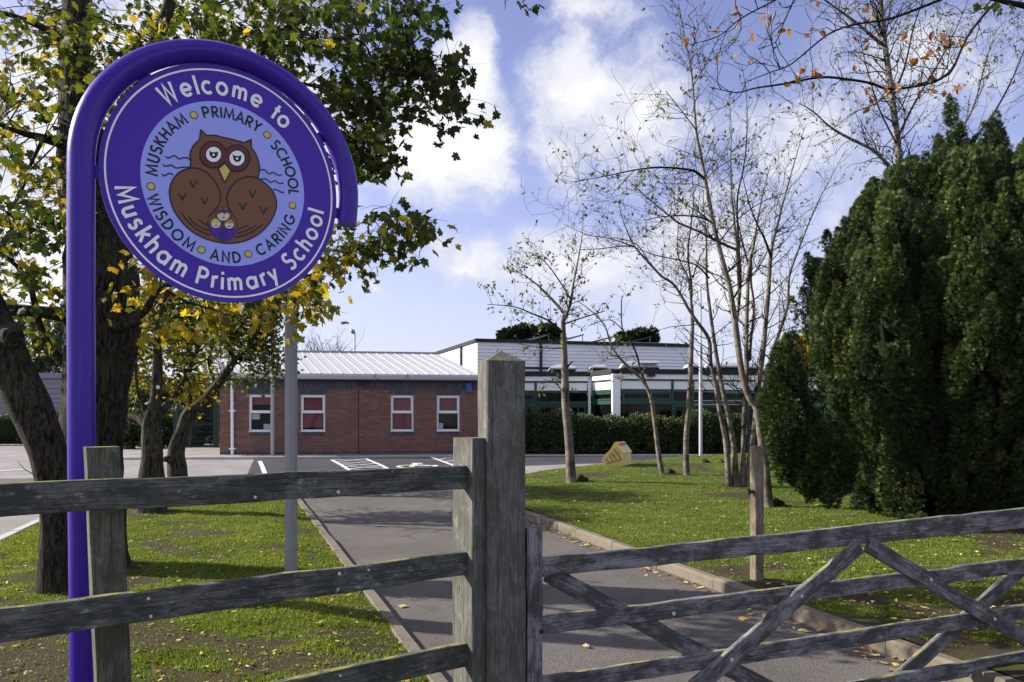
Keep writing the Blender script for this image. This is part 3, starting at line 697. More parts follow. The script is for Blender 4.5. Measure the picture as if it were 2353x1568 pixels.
GLY = {
 'W': (.98, [[(.03, 1), (.26, .02), (.49, .95), (.72, .02), (.95, 1)]]), 'M': (.95, [[(.05, 0), (.15, .97), (.475, .18), (.80, .97), (.90, 0)]]),
 'e': (.68, [[(.05, .35), (.63, .35)], arc(.34, .35, .29, .31, 0, 318)]), 'l': (.16, [[(.08, 0), (.08, 1.04)]]), 'c': (.60, [arc(.34, .35, .29, .31, 48, 312)]),
 'o': (.70, [arc(.35, .35, .29, .31, 0, 360, 22)]), 'm': (.90, [[(.08, 0), (.08, .69)], [(.08, .4)] + arc(.265, .45, .185, .2, 180, 0, 8) + [(.45, 0)], [(.45, .4)] + arc(.635, .45, .185, .2, 180, 0, 8) + [(.82, 0)]]),
 't': (.38, [[(.19, 0), (.19, .96)], [(.02, .65), (.37, .65)]]), 'u': (.60, [[(.08, .69), (.08, .27)] + arc(.29, .27, .21, .23, 180, 360, 10) + [(.50, .69)], [(.51, 0), (.51, .69)]]),
 's': (.50, [arc(.25, .51, .17, .15, 35, 270, 9) + arc(.25, .19, .18, .17, 90, -145, 9)[1:]]), 'k': (.55, [[(.08, 0), (.08, 1.04)], [(.48, .69), (.12, .32)], [(.2, .42), (.52, 0)]]),
 'h': (.58, [[(.08, 0), (.08, 1.04)], [(.08, .4)] + arc(.285, .44, .205, .21, 180, 0, 9) + [(.49, 0)]]), 'a': (.72, [arc(.34, .34, .28, .30, 0, 360, 20), [(.63, 0), (.63, .69)]]),
 'P': (.66, [[(.08, 0), (.08, 1)], [(.08, .95), (.33, .95)] + arc(.33, .70, .25, .25, 90, -90, 10) + [(.08, .45)]]), 'r': (.38, [[(.08, 0), (.08, .69)], [(.08, .42)] + arc(.28, .45, .20, .20, 180, 65, 6)]),
 'i': (.16, [[(.08, 0), (.08, .69)], [(.08, .84), (.08, 1.0)]]), 'y': (.52, [[(.02, .69), (.27, .06)], [(.50, .69), (.14, -.28)]]),
 'S': (.62, [arc(.31, .73, .23, .23, 38, 270, 12) + arc(.31, .26, .25, .24, 90, -145, 12)[1:]]),
 'U': (.68, [[(.08, 1), (.08, .3)] + arc(.34, .3, .26, .27, 180, 360, 12) + [(.60, 1)]]), 'K': (.62, [[(.08, 0), (.08, 1)], [(.56, 1), (.11, .46)], [(.22, .58), (.60, 0)]]),
 'H': (.70, [[(.08, 0), (.08, 1)], [(.62, 0), (.62, 1)], [(.08, .52), (.62, .52)]]), 'A': (.76, [[(.03, 0), (.38, .98), (.73, 0)], [(.16, .33), (.60, .33)]]),
 'R': (.64, [[(.08, 0), (.08, 1)], [(.08, .95), (.32, .95)] + arc(.32, .71, .24, .24, 90, -90, 10) + [(.08, .47)], [(.28, .46), (.58, 0)]]), 'I': (.16, [[(.08, 0), (.08, 1)]]),
 'Y': (.62, [[(.02, 1), (.31, .45), (.60, 1)], [(.31, .46), (.31, 0)]]), 'C': (.80, [arc(.47, .5, .42, .46, 48, 312, 20)]), 'O': (.98, [arc(.49, .5, .43, .46, 0, 360, 28)]),
 'L': (.46, [[(.08, 1), (.08, .05), (.45, .05)]]), 'D': (.76, [[(.08, 0), (.08, 1)], [(.08, .95), (.26, .95)] + arc(.26, .5, .43, .45, 90, -90, 14) + [(.08, .05)]]),
 'N': (.72, [[(.08, 0), (.08, .97), (.64, .03), (.64, 1)]]), 'G': (.92, [arc(.48, .5, .42, .46, 48, 350, 22) + [(.89, .45), (.56, .45)]])}
def word(txt, a_first, a_last, r_base, cap, sw, mat, inward=False):
    adv = [GLY[c][0] + .15 for c in txt]; cen_, x = [], 0
    for a in adv: cen_.append(x + a / 2); x += a
    polys = []; idx = []
    for c, cx_ in zip(txt, cen_):
        f = 0 if len(txt) == 1 else (cx_ - cen_[0]) / (cen_[-1] - cen_[0]); ang = R(a_first + (a_last - a_first) * f); gw = GLY[c][0]
        for k_, st in enumerate(GLY[c][1]):
            for q in stroke(st, sw):
                idx.append(k_)
                pp = []
                for (gx_, gy_) in q:
                    lx, ly = (gx_ - gw / 2) * cap * (.92 if cap > .12 else 1.0), gy_ * cap
                    if inward: ux, uy = -math.sin(ang), math.cos(ang); rx, ry = -math.cos(ang), -math.sin(ang); bx, by = r_base * math.cos(ang), r_base * math.sin(ang)
                    else: ux, uy = math.sin(ang), -math.cos(ang); rx, ry = math.cos(ang), math.sin(ang); bx, by = r_base * math.cos(ang), r_base * math.sin(ang)
                    X, Z = bx + ux * lx + rx * ly, by + uy * lx + ry * ly
                    pp.append((SCU + SRU * X, SCZ + SRV * Z))
                polys.append(pp)
    # overlapping strokes of one letter lie a hair apart so that no two faces share a plane
    mb = MB()
    for i, p in enumerate(polys): mb.add([(u, -.0062 - .0002 * idx[i], z) for u, z in p], [(0, 1, 2, 3)])
    return mb.build('lettering', mat, disc, world=False)
word('Welcome', 125.5, 71.2, .750, .148, .185, M['sign_white']); word('to', 58.2, 51.6, .748, .148, .185, M['sign_white'])
word('Muskham', -166, -117.5, .895, .148, .185, M['sign_white'], True); word('Primary', -104, -61, .895, .148, .185, M['sign_white'], True); word('School', -47.5, -8.5, .885, .148, .185, M['sign_white'], True)
word('MUSKHAM', 177.5, 128.5, .555, .092, .18, M['sign_black']); word('PRIMARY', 106.5, 64, .555, .092, .18, M['sign_black']); word('SCHOOL', 43.5, 1.5, .548, .092, .18, M['sign_black'])
word('WISDOM', -159.5, -119.5, .668, .092, .18, M['sign_black'], True); word('AND', -99, -82, .662, .092, .18, M['sign_black'], True); word('CARING', -60.5, -22.5, .645, .092, .18, M['sign_black'], True)
for a, r in ((116.8, .597), (53.8, .597), (-9.8, .59), (-71.9, .60), (-109.8, .615), (-169.9, .618)):
    x, z = SCU + SRU * r * math.cos(R(a)), SCZ + SRV * r * math.sin(R(a))
    flat('dot', [[(x + .0165 * math.cos(t), z + .0165 * math.sin(t)) for t in np.linspace(0, 6.283, 21)[:-1]]], M['sign_black'], lay=2)
    flat('dot', [[(x + .0130 * math.cos(t), z + .0130 * math.sin(t)) for t in np.linspace(0, 6.283, 21)[:-1]]], M['sign_yellow'], lay=4)
def oz(x, y): return suv((500 + x / 3.0157) / 1.632, (440 + y / 3.0157) / 1.632)
OP = lambda pts: [oz(*p) for p in pts]
def ocirc(cx_, cy_, r, n=28, ry=None): return OP([(cx_ + r * math.cos(t), cy_ + (ry or r) * math.sin(t)) for t in np.linspace(0, 2 * math.pi, n + 1)[:-1]])
def sp(pts, n=4): return [tuple(p) for p in smooth_path(pts, n)]
LW = .0053
sil = [(762, 150), (825, 213)] + sp([(825, 213), (920, 212), (1020, 235), (1140, 262), (1250, 295)])[1:] + [(1328, 258)] + sp([(1332, 350), (1385, 430), (1420, 540), (1422, 610), (1405, 690)]) + sp([(1440, 715), (1540, 800), (1600, 900), (1615, 1020), (1550, 1180), (1420, 1320), (1250, 1405), (1060, 1430), (850, 1390), (680, 1310), (540, 1180), (450, 1040), (410, 900), (415, 790), (460, 690), (540, 615), (640, 580)]) + sp([(648, 500), (640, 420), (680, 325), (745, 262)])
LAY[0] = 3; flat('owl_body', [OP(sil)], M['sign_brown'])
LAY[0] = 5; flat('owl_outline', stroke(OP(sil), LW, True), M['sign_black'])
lw_ = sp([(640, 580), (720, 585), (800, 615), (880, 680), (950, 780), (985, 890), (970, 980), (915, 1060), (860, 1120), (838, 1190), (850, 1250), (890, 1320), (960, 1385), (1030, 1405)])
rw_ = sp([(1440, 715), (1370, 685), (1290, 680), (1180, 715), (1095, 800), (1055, 900), (1065, 1000), (1110, 1085), (1155, 1160), (1170, 1250), (1120, 1350), (1040, 1405)])
lines = [lw_, rw_, sp([(540, 1080), (620, 1190), (730, 1280), (870, 1340)]), sp([(620, 1125), (700, 1215), (850, 1290)]), sp([(735, 1160), (790, 1200), (850, 1230)]), sp([(1165, 1275), (1230, 1250), (1300, 1225)]),
         sp([(1170, 1320), (1290, 1280), (1390, 1225)]), sp([(1140, 1370), (1320, 1310), (1465, 1215)])]
LAY[0] = 6
for l in lines: flat('wing_line', stroke(OP(l), LW * .95), M['sign_black'])
sq_ = [[(360, 445), (390, 468), (425, 455), (470, 440), (510, 475), (560, 465), (610, 465), (640, 490)], [(335, 540), (365, 560), (430, 548), (480, 580), (560, 570), (630, 572)], [(320, 645), (350, 668), (400, 640), (450, 655)],
       [(1430, 605), (1480, 600), (1530, 645), (1580, 630), (1630, 660), (1675, 655)], [(1440, 705), (1500, 705), (1545, 740), (1600, 725), (1650, 755), (1695, 745)], [(1575, 818), (1640, 835), (1670, 855), (1705, 850)]]
for l in sq_: flat('wavy_line', stroke(OP(sp(l)), LW * .9), M['sign_black'])
for (x, y) in ((675, 760), (553, 905), (803, 955), (1345, 870), (1235, 1010), (1468, 1058)):
    flat('feather_mark', stroke(OP([(x - 42, y - 45), (x, y + 36), (x + 40, y - 40)]), LW * .95), M['sign_black'])
for (x, y) in ((900, 430), (1165, 470)): LAY[0] = 7; flat('eye_surround', [ocirc(x, y, 157)], M['sign_black'], lay=6 if x < 1000 else 7)
for i, (x, y) in enumerate(((900, 430), (1165, 470))): flat('eye_surround', [ocirc(x, y, 143)], M['sign_red'], lay=8 + i)
for (x, y) in ((903, 430), (1168, 472)):
    flat('eye', [ocirc(x, y, 95)], M['sign_black'], lay=10); flat('eye', [ocirc(x, y, 85)], M['sign_white'], lay=11)
    flat('pupil', [OP([(x - 50, y - 48), (x - 25, y - 26), (x + 22, y - 24), (x + 52, y - 32), (x + 44, y + 15), (x + 22, y + 42), (x - 15, y + 42), (x - 40, y + 15)])], M['sign_black'], lay=12); flat('pupil', [ocirc(x, y + 5, 14, 12)], M['sign_white'], lay=13)
bk = [(1030, 530), (1098, 612), (1030, 745), (958, 590)]; flat('beak', [OP(bk)], M['sign_yellow'], lay=10); flat('beak', stroke(OP(bk), LW * .9, True), M['sign_black'], lay=11)
nest = [(845, 1240), (890, 1262), (940, 1262), (1005, 1250), (1060, 1270), (1120, 1262), (1178, 1278), (1110, 1365), (1040, 1402), (960, 1382), (900, 1335)]
flat('nest', [OP([(838, 1160), (890, 1100), (1000, 1040), (1110, 1090), (1165, 1180), (1175, 1280), (1110, 1370), (1030, 1405), (950, 1385), (880, 1310)])], M['sign_brown'], lay=7)
flat('nest', [OP(nest)], M['sign_purple'], lay=8); flat('nest', [q for l in ([(1005, 1250), (1000, 1330), (1012, 1395)], [(965, 1300), (985, 1370)], [(1050, 1300), (1035, 1375)]) for q in stroke(OP(l), LW * .7)], M['sign_black'], lay=9)
for i, (x, y, r, hair) in enumerate(((930, 1205, 56, 'sign_yellow'), (1080, 1215, 54, 'sign_orange'), (1012, 1108, 72, 'sign_red'))):
    flat('face', [ocirc(x, y, r + 9, 20)], M['sign_black'], lay=9 + 4 * i); flat('face', [ocirc(x, y, r, 20)], M['sign_cream'], lay=10 + 4 * i)
    flat('hair', [OP([(x - r, y + 4), (x - r * .8, y - r * .65), (x, y - r * 1.02), (x + r * .8, y - r * .65), (x + r, y + 4), (x + r * .5, y - r * .3), (x + r * .1, y + r * .05), (x - r * .15, y - r * .35), (x - r * .55, y - r * .1)])], M[hair], lay=11 + 4 * i)
    flat('mouth', stroke(OP([(x - 14, y + r * .45), (x, y + r * .55), (x + 14, y + r * .4)]), LW * .6), M['sign_black'], lay=12 + 4 * i)

# ------------------------------------------------------------------ columns, poles, posts
def column(name, px, base_y, wpx, top_px, label, cat, mat, k=8, lift=0.0, upper=None, ylift=None):
    b = gp(px, base_y, lift) if ylift is None else ylift
    r = wpx / 2 * b.y / F; o = empty(name, b, label, cat); mb = MB()
    zt = EYE + (HY - top_px) * b.y / F
    p = [(b.x, b.y, b.z - .05), (b.x, b.y, zt)]
    mb.tube(p, [r, r], k); mb.build('base_column' if upper else 'shaft', mat, o, smooth=k > 8, sharp=40)
    if upper:
        zt2, r2 = upper; mb = MB(); mb.tube([(b.x, b.y, zt), (b.x, b.y, zt + .06), (b.x, b.y, zt2)], [r * .98, r2, r2 * .75], 12); mb.build('upper_shaft', mat, o, smooth=True, sharp=40)
    return o, b, r, zt
lamp, b, r, zt = column('lamp_column', 669, 1340, 29, 600, 'octagonal galvanised steel lamp column standing behind the welcome sign', 'lamp post', M['steel'], upper=(6.2, .034))
mb = MB(); mb.box((b.x - r * .55, b.y - r * 1.02, b.z + .45), (b.x + r * .35, b.y - r * .7, b.z + .95)); mb.build('access_door', M['steel'], lamp)
column('metal_pole', 626, 1051, 8.5, 835, 'plain pale grey metal pole in front of the leftmost brick wall window', 'pole', M['steel_pale'], 12)
fl, b, r, zt = column('flagpole', 1610, 1056, 8, 800, 'tall slim pale grey flagpole on the grass between birch stems', 'flagpole', M['steel_pale'], 12, upper=(EYE + (HY - 660) * 23 / F, .032))
wpb = lp(1739, 1335); wpo = empty('timber_post', wpb, 'short square timber post on the grass with a black gate catch', 'post')
wd = Vector((math.cos(R(20)), math.sin(R(20)), 0)); wn_ = Vector((-wd.y, wd.x, 0))
vpost('post', Vector((wpb.x, wpb.y, 0)), wd, wn_, .085, .085, wpb.z - .1, EYE + (HY - 1025) * wpb.y / F, M['wood_pale'], wpo)
p = at(1726, 1130, wpb.y - .02); mb = MB(); mb.box((p.x - .03, p.y - .02, p.z - .012), (p.x + .03, p.y + .01, p.z + .012)); mb.box((p.x - .03, p.y - .03, p.z - .03), (p.x - .015, p.y - .015, p.z + .03)); mb.build('catch', M['black'], wpo)

# ------------------------------------------------------------------ buildings
class Pl:
    """vertical facade plane through A (x, y) with direction d; px/py rectangles are turned into metres on it"""
    def __init__(s, A, d): s.A = Vector((A[0], A[1], 0)); s.d = Vector((d[0], d[1], 0)).normalized(); s.n = Vector((s.d.y, -s.d.x, 0))
    def s(s, px): k = (px - CX) / F; return (k * s.A.y - s.A.x) / (s.d.x - k * s.d.y)
    def Y(s, px): return s.A.y + s.d.y * s.s(px)
    def z(s, px, py): return EYE + (HY - py) * s.Y(px) / F
    def p(s, a, z, off=0.0): return s.A + s.d * a + s.n * off + Vector((0, 0, z))
    def box(s, mb, a0, a1, z0, z1, o0, o1, mi=0):
        return mb.hexa([s.p(a0, z0, o1), s.p(a1, z0, o1), s.p(a1, z0, o0), s.p(a0, z0, o0), s.p(a0, z1, o1), s.p(a1, z1, o1), s.p(a1, z1, o0), s.p(a0, z1, o0)], mi)
    def one(s, name, mat, parent, a0, a1, z0, z1, o0, o1, label=None):
        mb = MB(); s.box(mb, a0, a1, z0, z1, o0, o1); o = mb.build(name, mat, parent)
        if label: o['label'] = label
        return o
# ---- brick wing
BW = Pl((-9.64, 24.4), (.988, .155)); BZ = .30; BLEN = BW.s(1160)
bw = empty('brick_building', BW.p(0, BZ), 'single-storey red brick wing with white windows and pale metal roof', 'building')
eav = BW.z(700, 874); wins = []
for (x0, x1) in ((572, 630), (691, 747), (898, 950), (1004, 1056)):
    xm = (x0 + x1) / 2; wins.append((BW.s(x0), BW.s(x1), BW.z(xm, 991), BW.z(xm, 908)))
zb0 = min(w_[2] for w_ in wins) ; 
mb = MB(); edges = [0.0]
zlo = sum(w_[2] for w_ in wins) / 4; zhi = sum(w_[3] for w_ in wins) / 4; wins = [(a, b, zlo, zhi) for (a, b, _, _) in wins]
BW.box(mb, 0, BLEN, BZ - .1, zlo, -.25, -.012); BW.box(mb, 0, BLEN, zhi, eav + .1, -.25, -.012)
a0 = 0
for (a, b, _, _) in wins: BW.box(mb, a0, a, zlo, zhi, -.25, -.012); a0 = b
BW.box(mb, a0, BLEN, zlo, zhi, -.25, -.012)
mb.build('wall', M['mortar'], bw)
mb = MB(); dep = 8.0
for s0, s1, o0, o1 in ((0, .25, -dep, -.25), (0, BLEN, -dep, -dep + .25)): BW.box(mb, s0, s1, BZ - .1, eav, o0, o1)
BW.box(mb, .3, BLEN, BZ, BZ + .02, -dep + .3, -.3); mb.build('wall', M['brick'], bw)
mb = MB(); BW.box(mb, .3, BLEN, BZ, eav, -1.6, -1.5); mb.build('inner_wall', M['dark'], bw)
# bricks, laid in courses: red stretchers, blue plinth, blue soldiers over and under the windows
BR = []   # (a0, a1, z0, z1, kind)
course, blen = .075, .225
zt_ = eav - .26; nz = int((zt_ - BZ) / course)
def cutout(a0, a1, z0, z1):
    """clip the brick to stay clear of windows and soldier panels"""
    for (wa, wb, w0, w1) in wins:
        for (ca, cb, c0, c1) in ((wa, wb, w0 - .17, w1), (wa - .06, wb + .06, w1, eav)):
            if a1 > ca + .005 and a0 < cb - .005 and z1 > c0 + .01 and z0 < c1 - .01:
                if a0 < ca - .04: a1 = ca
                elif a1 > cb + .04: a0 = cb
                else: return None
    return (a0, a1) if a1 - a0 > .03 else None
for j in range(nz):
    z0 = BZ + j * course; a = -.1125 if j % 2 else 0.0
    while a < BLEN:
        r_ = cutout(max(0, a), min(BLEN, a + blen), z0, z0 + course)
        if r_: BR.append((r_[0], r_[1], z0, z0 + course, 'blue' if j < 2 else 'red'))
        a += blen
a = 0.0
while a < BLEN: BR.append((a, a + .075, BZ + nz * course, eav - .02, 'blue')); a += .075
for (wa, wb, w0, w1) in wins:
    a = wa - .05
    while a < wb + .03: BR.append((a, a + .075, w1 + .01, min(BZ + nz * course, w1 + .245), 'blue')); a += .075
    a = wa + .01
    while a < wb - .03: BR.append((a, min(wb, a + .075), w0 - .165, w0 - .005, 'blue')); a += .075
BR = [b for b in BR if not (b[0] < BW.s(520) and random.random() < 0)]
stuffb = {'red': MB(), 'blue': MB()}; tints = {'red': [], 'blue': []}; shared = {}
vis = [i for i, b in enumerate(BR) if b[4] == 'red' and b[1] - b[0] > .2]
random.shuffle(vis); singles = set(sorted(vis, key=lambda i: abs(BR[i][0] - BW.s(820)) + 3 * abs(BR[i][2] - 1.5))[:296])
rotz = math.atan2(BW.d.y, BW.d.x)
for v_ in range(8):
    mb = MB(); mb.hexa([(x, y, z) for z in (.005, .070) for x, y in ((.005, .0), (.220, .0), (.220, .02), (.005, .02))])
    me = bpy.data.meshes.new('brick'); me.from_pydata(mb.v, [], mb.f); me.materials.append(M['brick']); at_ = me.attributes.new('tint', 'FLOAT', 'POINT'); at_.data.foreach_set('value', [v_ / 7] * 8); shared[v_] = me
for i, (a0, a1, z0, z1, kd) in enumerate(BR):
    pr = random.uniform(-.002, .002)
    if i in singles:
        p = BW.p(a0, z0, .001 + pr) - org(bw); inst('brick', shared[random.randrange(8)], bw, mat=Matrix.Translation(p) @ Matrix.Rotation(rotz, 4, 'Z'))
    else:
        BW.box(stuffb[kd], a0 + .005, a1 - .005, z0 + .005, z1 - .005, -.02, pr); tints[kd] += [random.random()] * 8
for kd, mt in (('red', 'brick'), ('blue', 'brick_blue')):
    o = stuffb[kd].build('brickwork', M[mt], bw); o['kind'] = 'stuff'
    at_ = o.data.attributes.new('tint', 'FLOAT', 'POINT'); at_.data.foreach_set('value', tints[kd])
BW.one('movement_joint', M['dark'], bw, BW.s(823), BW.s(825), BZ, eav - .3, -.01, .004)
for i, (a, b, z0, z1) in enumerate(wins):
    fr = MB(); f = .055; zm = z0 + (z1 - z0) * .52
    BW.box(fr, a, a + f, z0, z1, -.13, -.06); BW.box(fr, b - f, b, z0, z1, -.13, -.06)
    BW.box(fr, a + f, b - f, z0, z0 + f, -.13, -.06); BW.box(fr, a + f, b - f, z1 - f, z1, -.13, -.06); BW.box(fr, a + f, b - f, zm - .03, zm + .03, -.13, -.058)
    win = fr.build('window', M['white'], bw)
    fr = MB(); g = .03
    for (q0, q1, r0, r1) in ((a + f, a + f + g, zm + .03, z1 - f), (b - f - g, b - f, zm + .03, z1 - f), (a + f + g, b - f - g, zm + .03, zm + .03 + g), (a + f + g, b - f - g, z1 - f - g, z1 - f)): BW.box(fr, q0, q1, r0, r1, -.105, -.048)
    fr.build('sash', M['white'], win)
    BW.one('window_sill', M['white'], win, a - .02, b + .02, z0 - .02, z0, -.12, .02)
    BW.one('lintel_shadow_gap', M['dark'], win, a, b, z1, z1 + .012, -.12, -.02)
    up, lo = ((.55, 0), (1, .88), (1, 1), (1, 0))[i]; zu = z1 - f - g          # how far each blind is down
    BW.one('pane', M['glass_clear'], win, a + f, b - f, z0 + f, zm - .03, -.096, -.090); BW.one('pane', M['glass_clear'], win, a + f + g, b - f - g, zm + .03 + g, z1 - f - g, -.086, -.080)
    if up: BW.one('blind', M['blind'], win, a + f + .004, b - f - .004, zu - up * (zu - zm - .06), zu + .03, -.175, -.171)
    if lo: BW.one('blind', M['blind'], win, a + f + .004, b - f - .004, zm - .03 - lo * (zm - .03 - z0 - f), zm, -.178, -.1745)
    if i == 0:
        BW.one('notice', M['paper'], win, a + f + .02, a + f + .27, zm - .24, zm - .05, -.1005, -.099); BW.one('notice', M['paper'], win, b - f - .30, b - f - .02, z0 + f + .01, z0 + f + .19, -.1005, -.099)
    if i == 3: BW.one('notice', M['paper'], win, a + f + .02, a + f + .16, z0 + f + .01, z0 + f + .21, -.1005, -.099)
# gutter, fascia, downpipe, alarm box, light
zg0, zg1 = BW.z(700, 873), BW.z(700, 861)
mb = MB(); prof = [(.05, zg1), (.30, zg1), (.30, zg1 - .05), (.26, zg0 + .03), (.20, zg0), (.08, zg0), (.05, zg0 + .03)]
mb.prism([BW.p(-.35, z, o) for o, z in prof], BW.d * (BLEN + .35)); mb.build('gutter', M['gutter'], bw)
BW.one('soffit', M['black'], bw, -.3, BLEN, eav - .015, eav + .03, -.05, .22)
for px_ in (862, 936): 
    s_ = BW.s(812 + (px_ - 812) * 1.0); mb = MB(); BW.box(mb, s_ - .03, s_ + .03, zg0 - .004, zg1 + .006, .045, .305); mb.build('gutter_bracket', M['steel'], bw)
s_ = BW.s(534); mb = MB(); mb.tube([BW.p(s_, eav - .03, .06), BW.p(s_ + .01, BZ, .06)], .05, 10); dp = mb.build('downpipe', M['white'], bw, smooth=True, sharp=40)
for z in (BZ + .25, BZ + 1.5): BW.one('bracket', M['white'], dp, s_ - .09, s_ + .11, z, z + .05, 0, .115)
s_ = BW.s(1077); BW.one('alarm_box', M['blue'], bw, s_ - .10, s_ + .10, eav - .38, eav - .06, .003, .09)
s_ = BW.s(829); BW.one('security_light', M['black'], bw, s_ - .12, s_ + .12, eav - .14, eav - .05, .003, .14)
# standing-seam roof, panel by panel
rd = 4.3; rz0, rz1 = zg1 + .02, BW.z(800, 811) * 1.0
ridY = BW.p(0, 0, -rd).y; rz1 = EYE + (HY - 811) * (BW.Y(820) + rd * .988) / F
RB = Pl(tuple(BW.p(0, 0, -rd))[:2], tuple(BW.d)[:2]); npan = 25; e0_, e1_ = -.3, BW.s(1101); r1_ = RB.s(1006); shf = e1_ - r1_; r0_ = e0_ - shf
for i in range(npan):
    f0, f1 = i / npan, (i + 1) / npan; A_, B_ = e0_ + (e1_ - e0_) * f0, e0_ + (e1_ - e0_) * f1
    def rp(a, t, up=0.0): return BW.p(a - shf * t, rz0 + (rz1 - rz0) * t + up, .28 + (-rd - .28) * t)
    tA = tB = 1.0
    mb = MB(); q = [rp(A_, 0), rp(B_, 0), rp(B_, max(.001, tB)), rp(A_, tA)]
    mb.hexa([p - Vector((0, 0, .03)) for p in q] + q)
    if tA > .05: mb.hexa([rp(A_, 0, 0), rp(A_ + .03, 0, 0), rp(A_ + .03, tA * .995, 0), rp(A_, tA * .995, 0), rp(A_, 0, .022), rp(A_ + .03, 0, .022), rp(A_ + .03, tA * .995, .022), rp(A_, tA * .995, .022)])
    mb.build('roof_panel', M['roof'], bw)
mb = MB(); mb.hexa([BW.p(a, z, o) for z in (rz1 - .03, rz1 + .05) for a, o in ((r0_, -rd + .12), (r1_, -rd + .12), (r1_, -rd - .12), (r0_, -rd - .12))]); mb.build('ridge_cap', M['steel'], bw)
mb = MB(); mb.add([BW.p(r0_, rz1, -rd), BW.p(r1_, rz1, -rd), BW.p(r1_ - shf, rz0, -2 * rd), BW.p(r0_ - shf, rz0, -2 * rd)], [(0, 1, 2, 3)]); mb.add([BW.p(0, rz0 - .05, .2), BW.p(-shf, rz1 - .05, -rd), BW.p(-2 * shf, rz0 - .05, -2 * rd)], [(0, 1, 2)]); mb.build('rear_slope', M['roof'], bw)

# ---- white boarded hall
HA = Vector((-1.49, 32, 0)); HP = Pl((HA.x, HA.y), (.97, .242)); HS = Pl((-3.95, 38.6), (HA.x + 3.95, HA.y - 38.6)); hl = HP.s(1582); hs = (HA - HS.A).length
hall = empty('assembly_hall', HP.p(0, .3), 'tall white boarded school hall with dark roof edge rising behind the low wings', 'building')
hz1 = EYE + (HY - 786) * 32 / F; hz0 = 2.6; nb = 15
mb = MB(); mb.add([HP.p(0, .3, -.06), HP.p(hl, .3, -.06), HP.p(hl, .3, -9), HP.p(-.7, .3, -8.2), HP.p(0, hz1, -.06), HP.p(hl, hz1, -.06), HP.p(hl, hz1, -9), HP.p(-.7, hz1, -8.2)], [(4, 5, 6, 7), (0, 1, 5, 4), (1, 2, 6, 5), (2, 3, 7, 6), (3, 0, 4, 7)]); mb.build('wall', M['dark'], hall)
for j in range(nb):
    z0 = hz0 + (hz1 - hz0) * j / nb; z1 = hz0 + (hz1 - hz0) * (j + 1) / nb
    for P_, Ln in ((HP, hl), (HS, hs)):
        mb = MB(); mb.hexa([P_.p(a, z, o) for z, oo in ((z0 + .004, .03), (z1 - .004, .006)) for a, o in ((0, oo), (Ln, oo), (Ln, -.055), (0, -.055))]); mb.build('cladding_board', M['clad'], hall)
for P_, Ln, nm in ((HP, hl, 0), (HS, hs, 1)):
    mb = MB(); P_.box(mb, -.05 if nm else -.12, Ln + (.0 if nm else .15), hz1 - .0, hz1 + .14, -.2, .10 if not nm else .09); mb.build('roof_edge', M['black'], hall)
for px_ in (1242,): s_ = HP.s(px_); HP.one('downpipe', M['black'], hall, s_ - .05, s_ + .05, hz0, hz1, .04, .12)
s_ = HS.s(1063); HS.one('downpipe', M['black'], hall, s_ - .05, s_ + .05, hz0, hz1, .04, .12)
zf = HP.z(1300, 850); HP.one('flashing', M['black'], hall, .3, hl * .42, zf, zf + .1, .032, .06)
HP.one('coping', M['gutter'], hall, hl * .68, hl * .97, hz1 + .14, hz1 + .20, -.6, -.3)
for px_ in (1215, 1290, 1365, 1440):     # tilted solar panels on the flat roof
    A_ = HP.s(px_) * 1.08; q = empty('solar_panel', HP.p(A_, hz1 + .14, -1.2), None, None)
    q.parent = hall; q.location = q.location - hall.location
    mb = MB(); ring = [HP.p(A_ - .35, hz1 + .16, -.8), HP.p(A_ + 1.05, hz1 + .52, -.8), HP.p(A_ + 1.05, hz1 + .52, -2.4), HP.p(A_ - .35, hz1 + .16, -2.4)]
    bpy.data.objects.remove(q); mb.prism(ring, (0, 0, .05)); so = mb.build('solar_panel', M['solar'], hall)
    mb = MB(); mb.tube([HP.p(A_ + 1.0, hz1 + .1, -.9), HP.p(A_ + 1.0, hz1 + .5, -.9)], .02, 6); mb.build('strut', M['steel'], so)

# ---- green-framed classroom block: recessed bay on the left, projecting bay on the right
gb = empty('classroom_block', Vector((3.2, 27.4, .35)), 'low flat-roofed classroom block with dark green window frames and black fascia', 'building')
P1 = Pl((.2, 27.9), (1, .03)); P3 = Pl((3.70, 26.3), (.985, .17)); s1 = P1.s(1358); c1 = P1.p(s1, 0); c3 = P3.p(0, 0); P2 = Pl((c1.x, c1.y), (c3.x - c1.x, c3.y - c1.y)); s2 = (c3 - c1).length
s0 = P1.s(1150); s3 = P3.s(2150)
ZF1, ZF0, ZW0, ZG0, ZP0, ZT0, ZU0, ZL1 = 3.34, 3.16, 2.98, 2.92, 2.62, 2.54, 2.22, 2.08   # fascia, white band, green rail, white panel, transom, upper light, lower light
mb = MB(); top = [P1.p(s0, ZF1 - .04), c1 + Vector((0, 0, ZF1 - .04)), c3 + Vector((0, 0, ZF1 - .04)), P3.p(s3, ZF1 - .04), P3.p(s3, ZF1 - .04, -6.2), P1.p(s0, ZF1 - .04, -4.2)]
mb.prism(top, (0, 0, .02)); mb.build('roof', M['black'], gb)
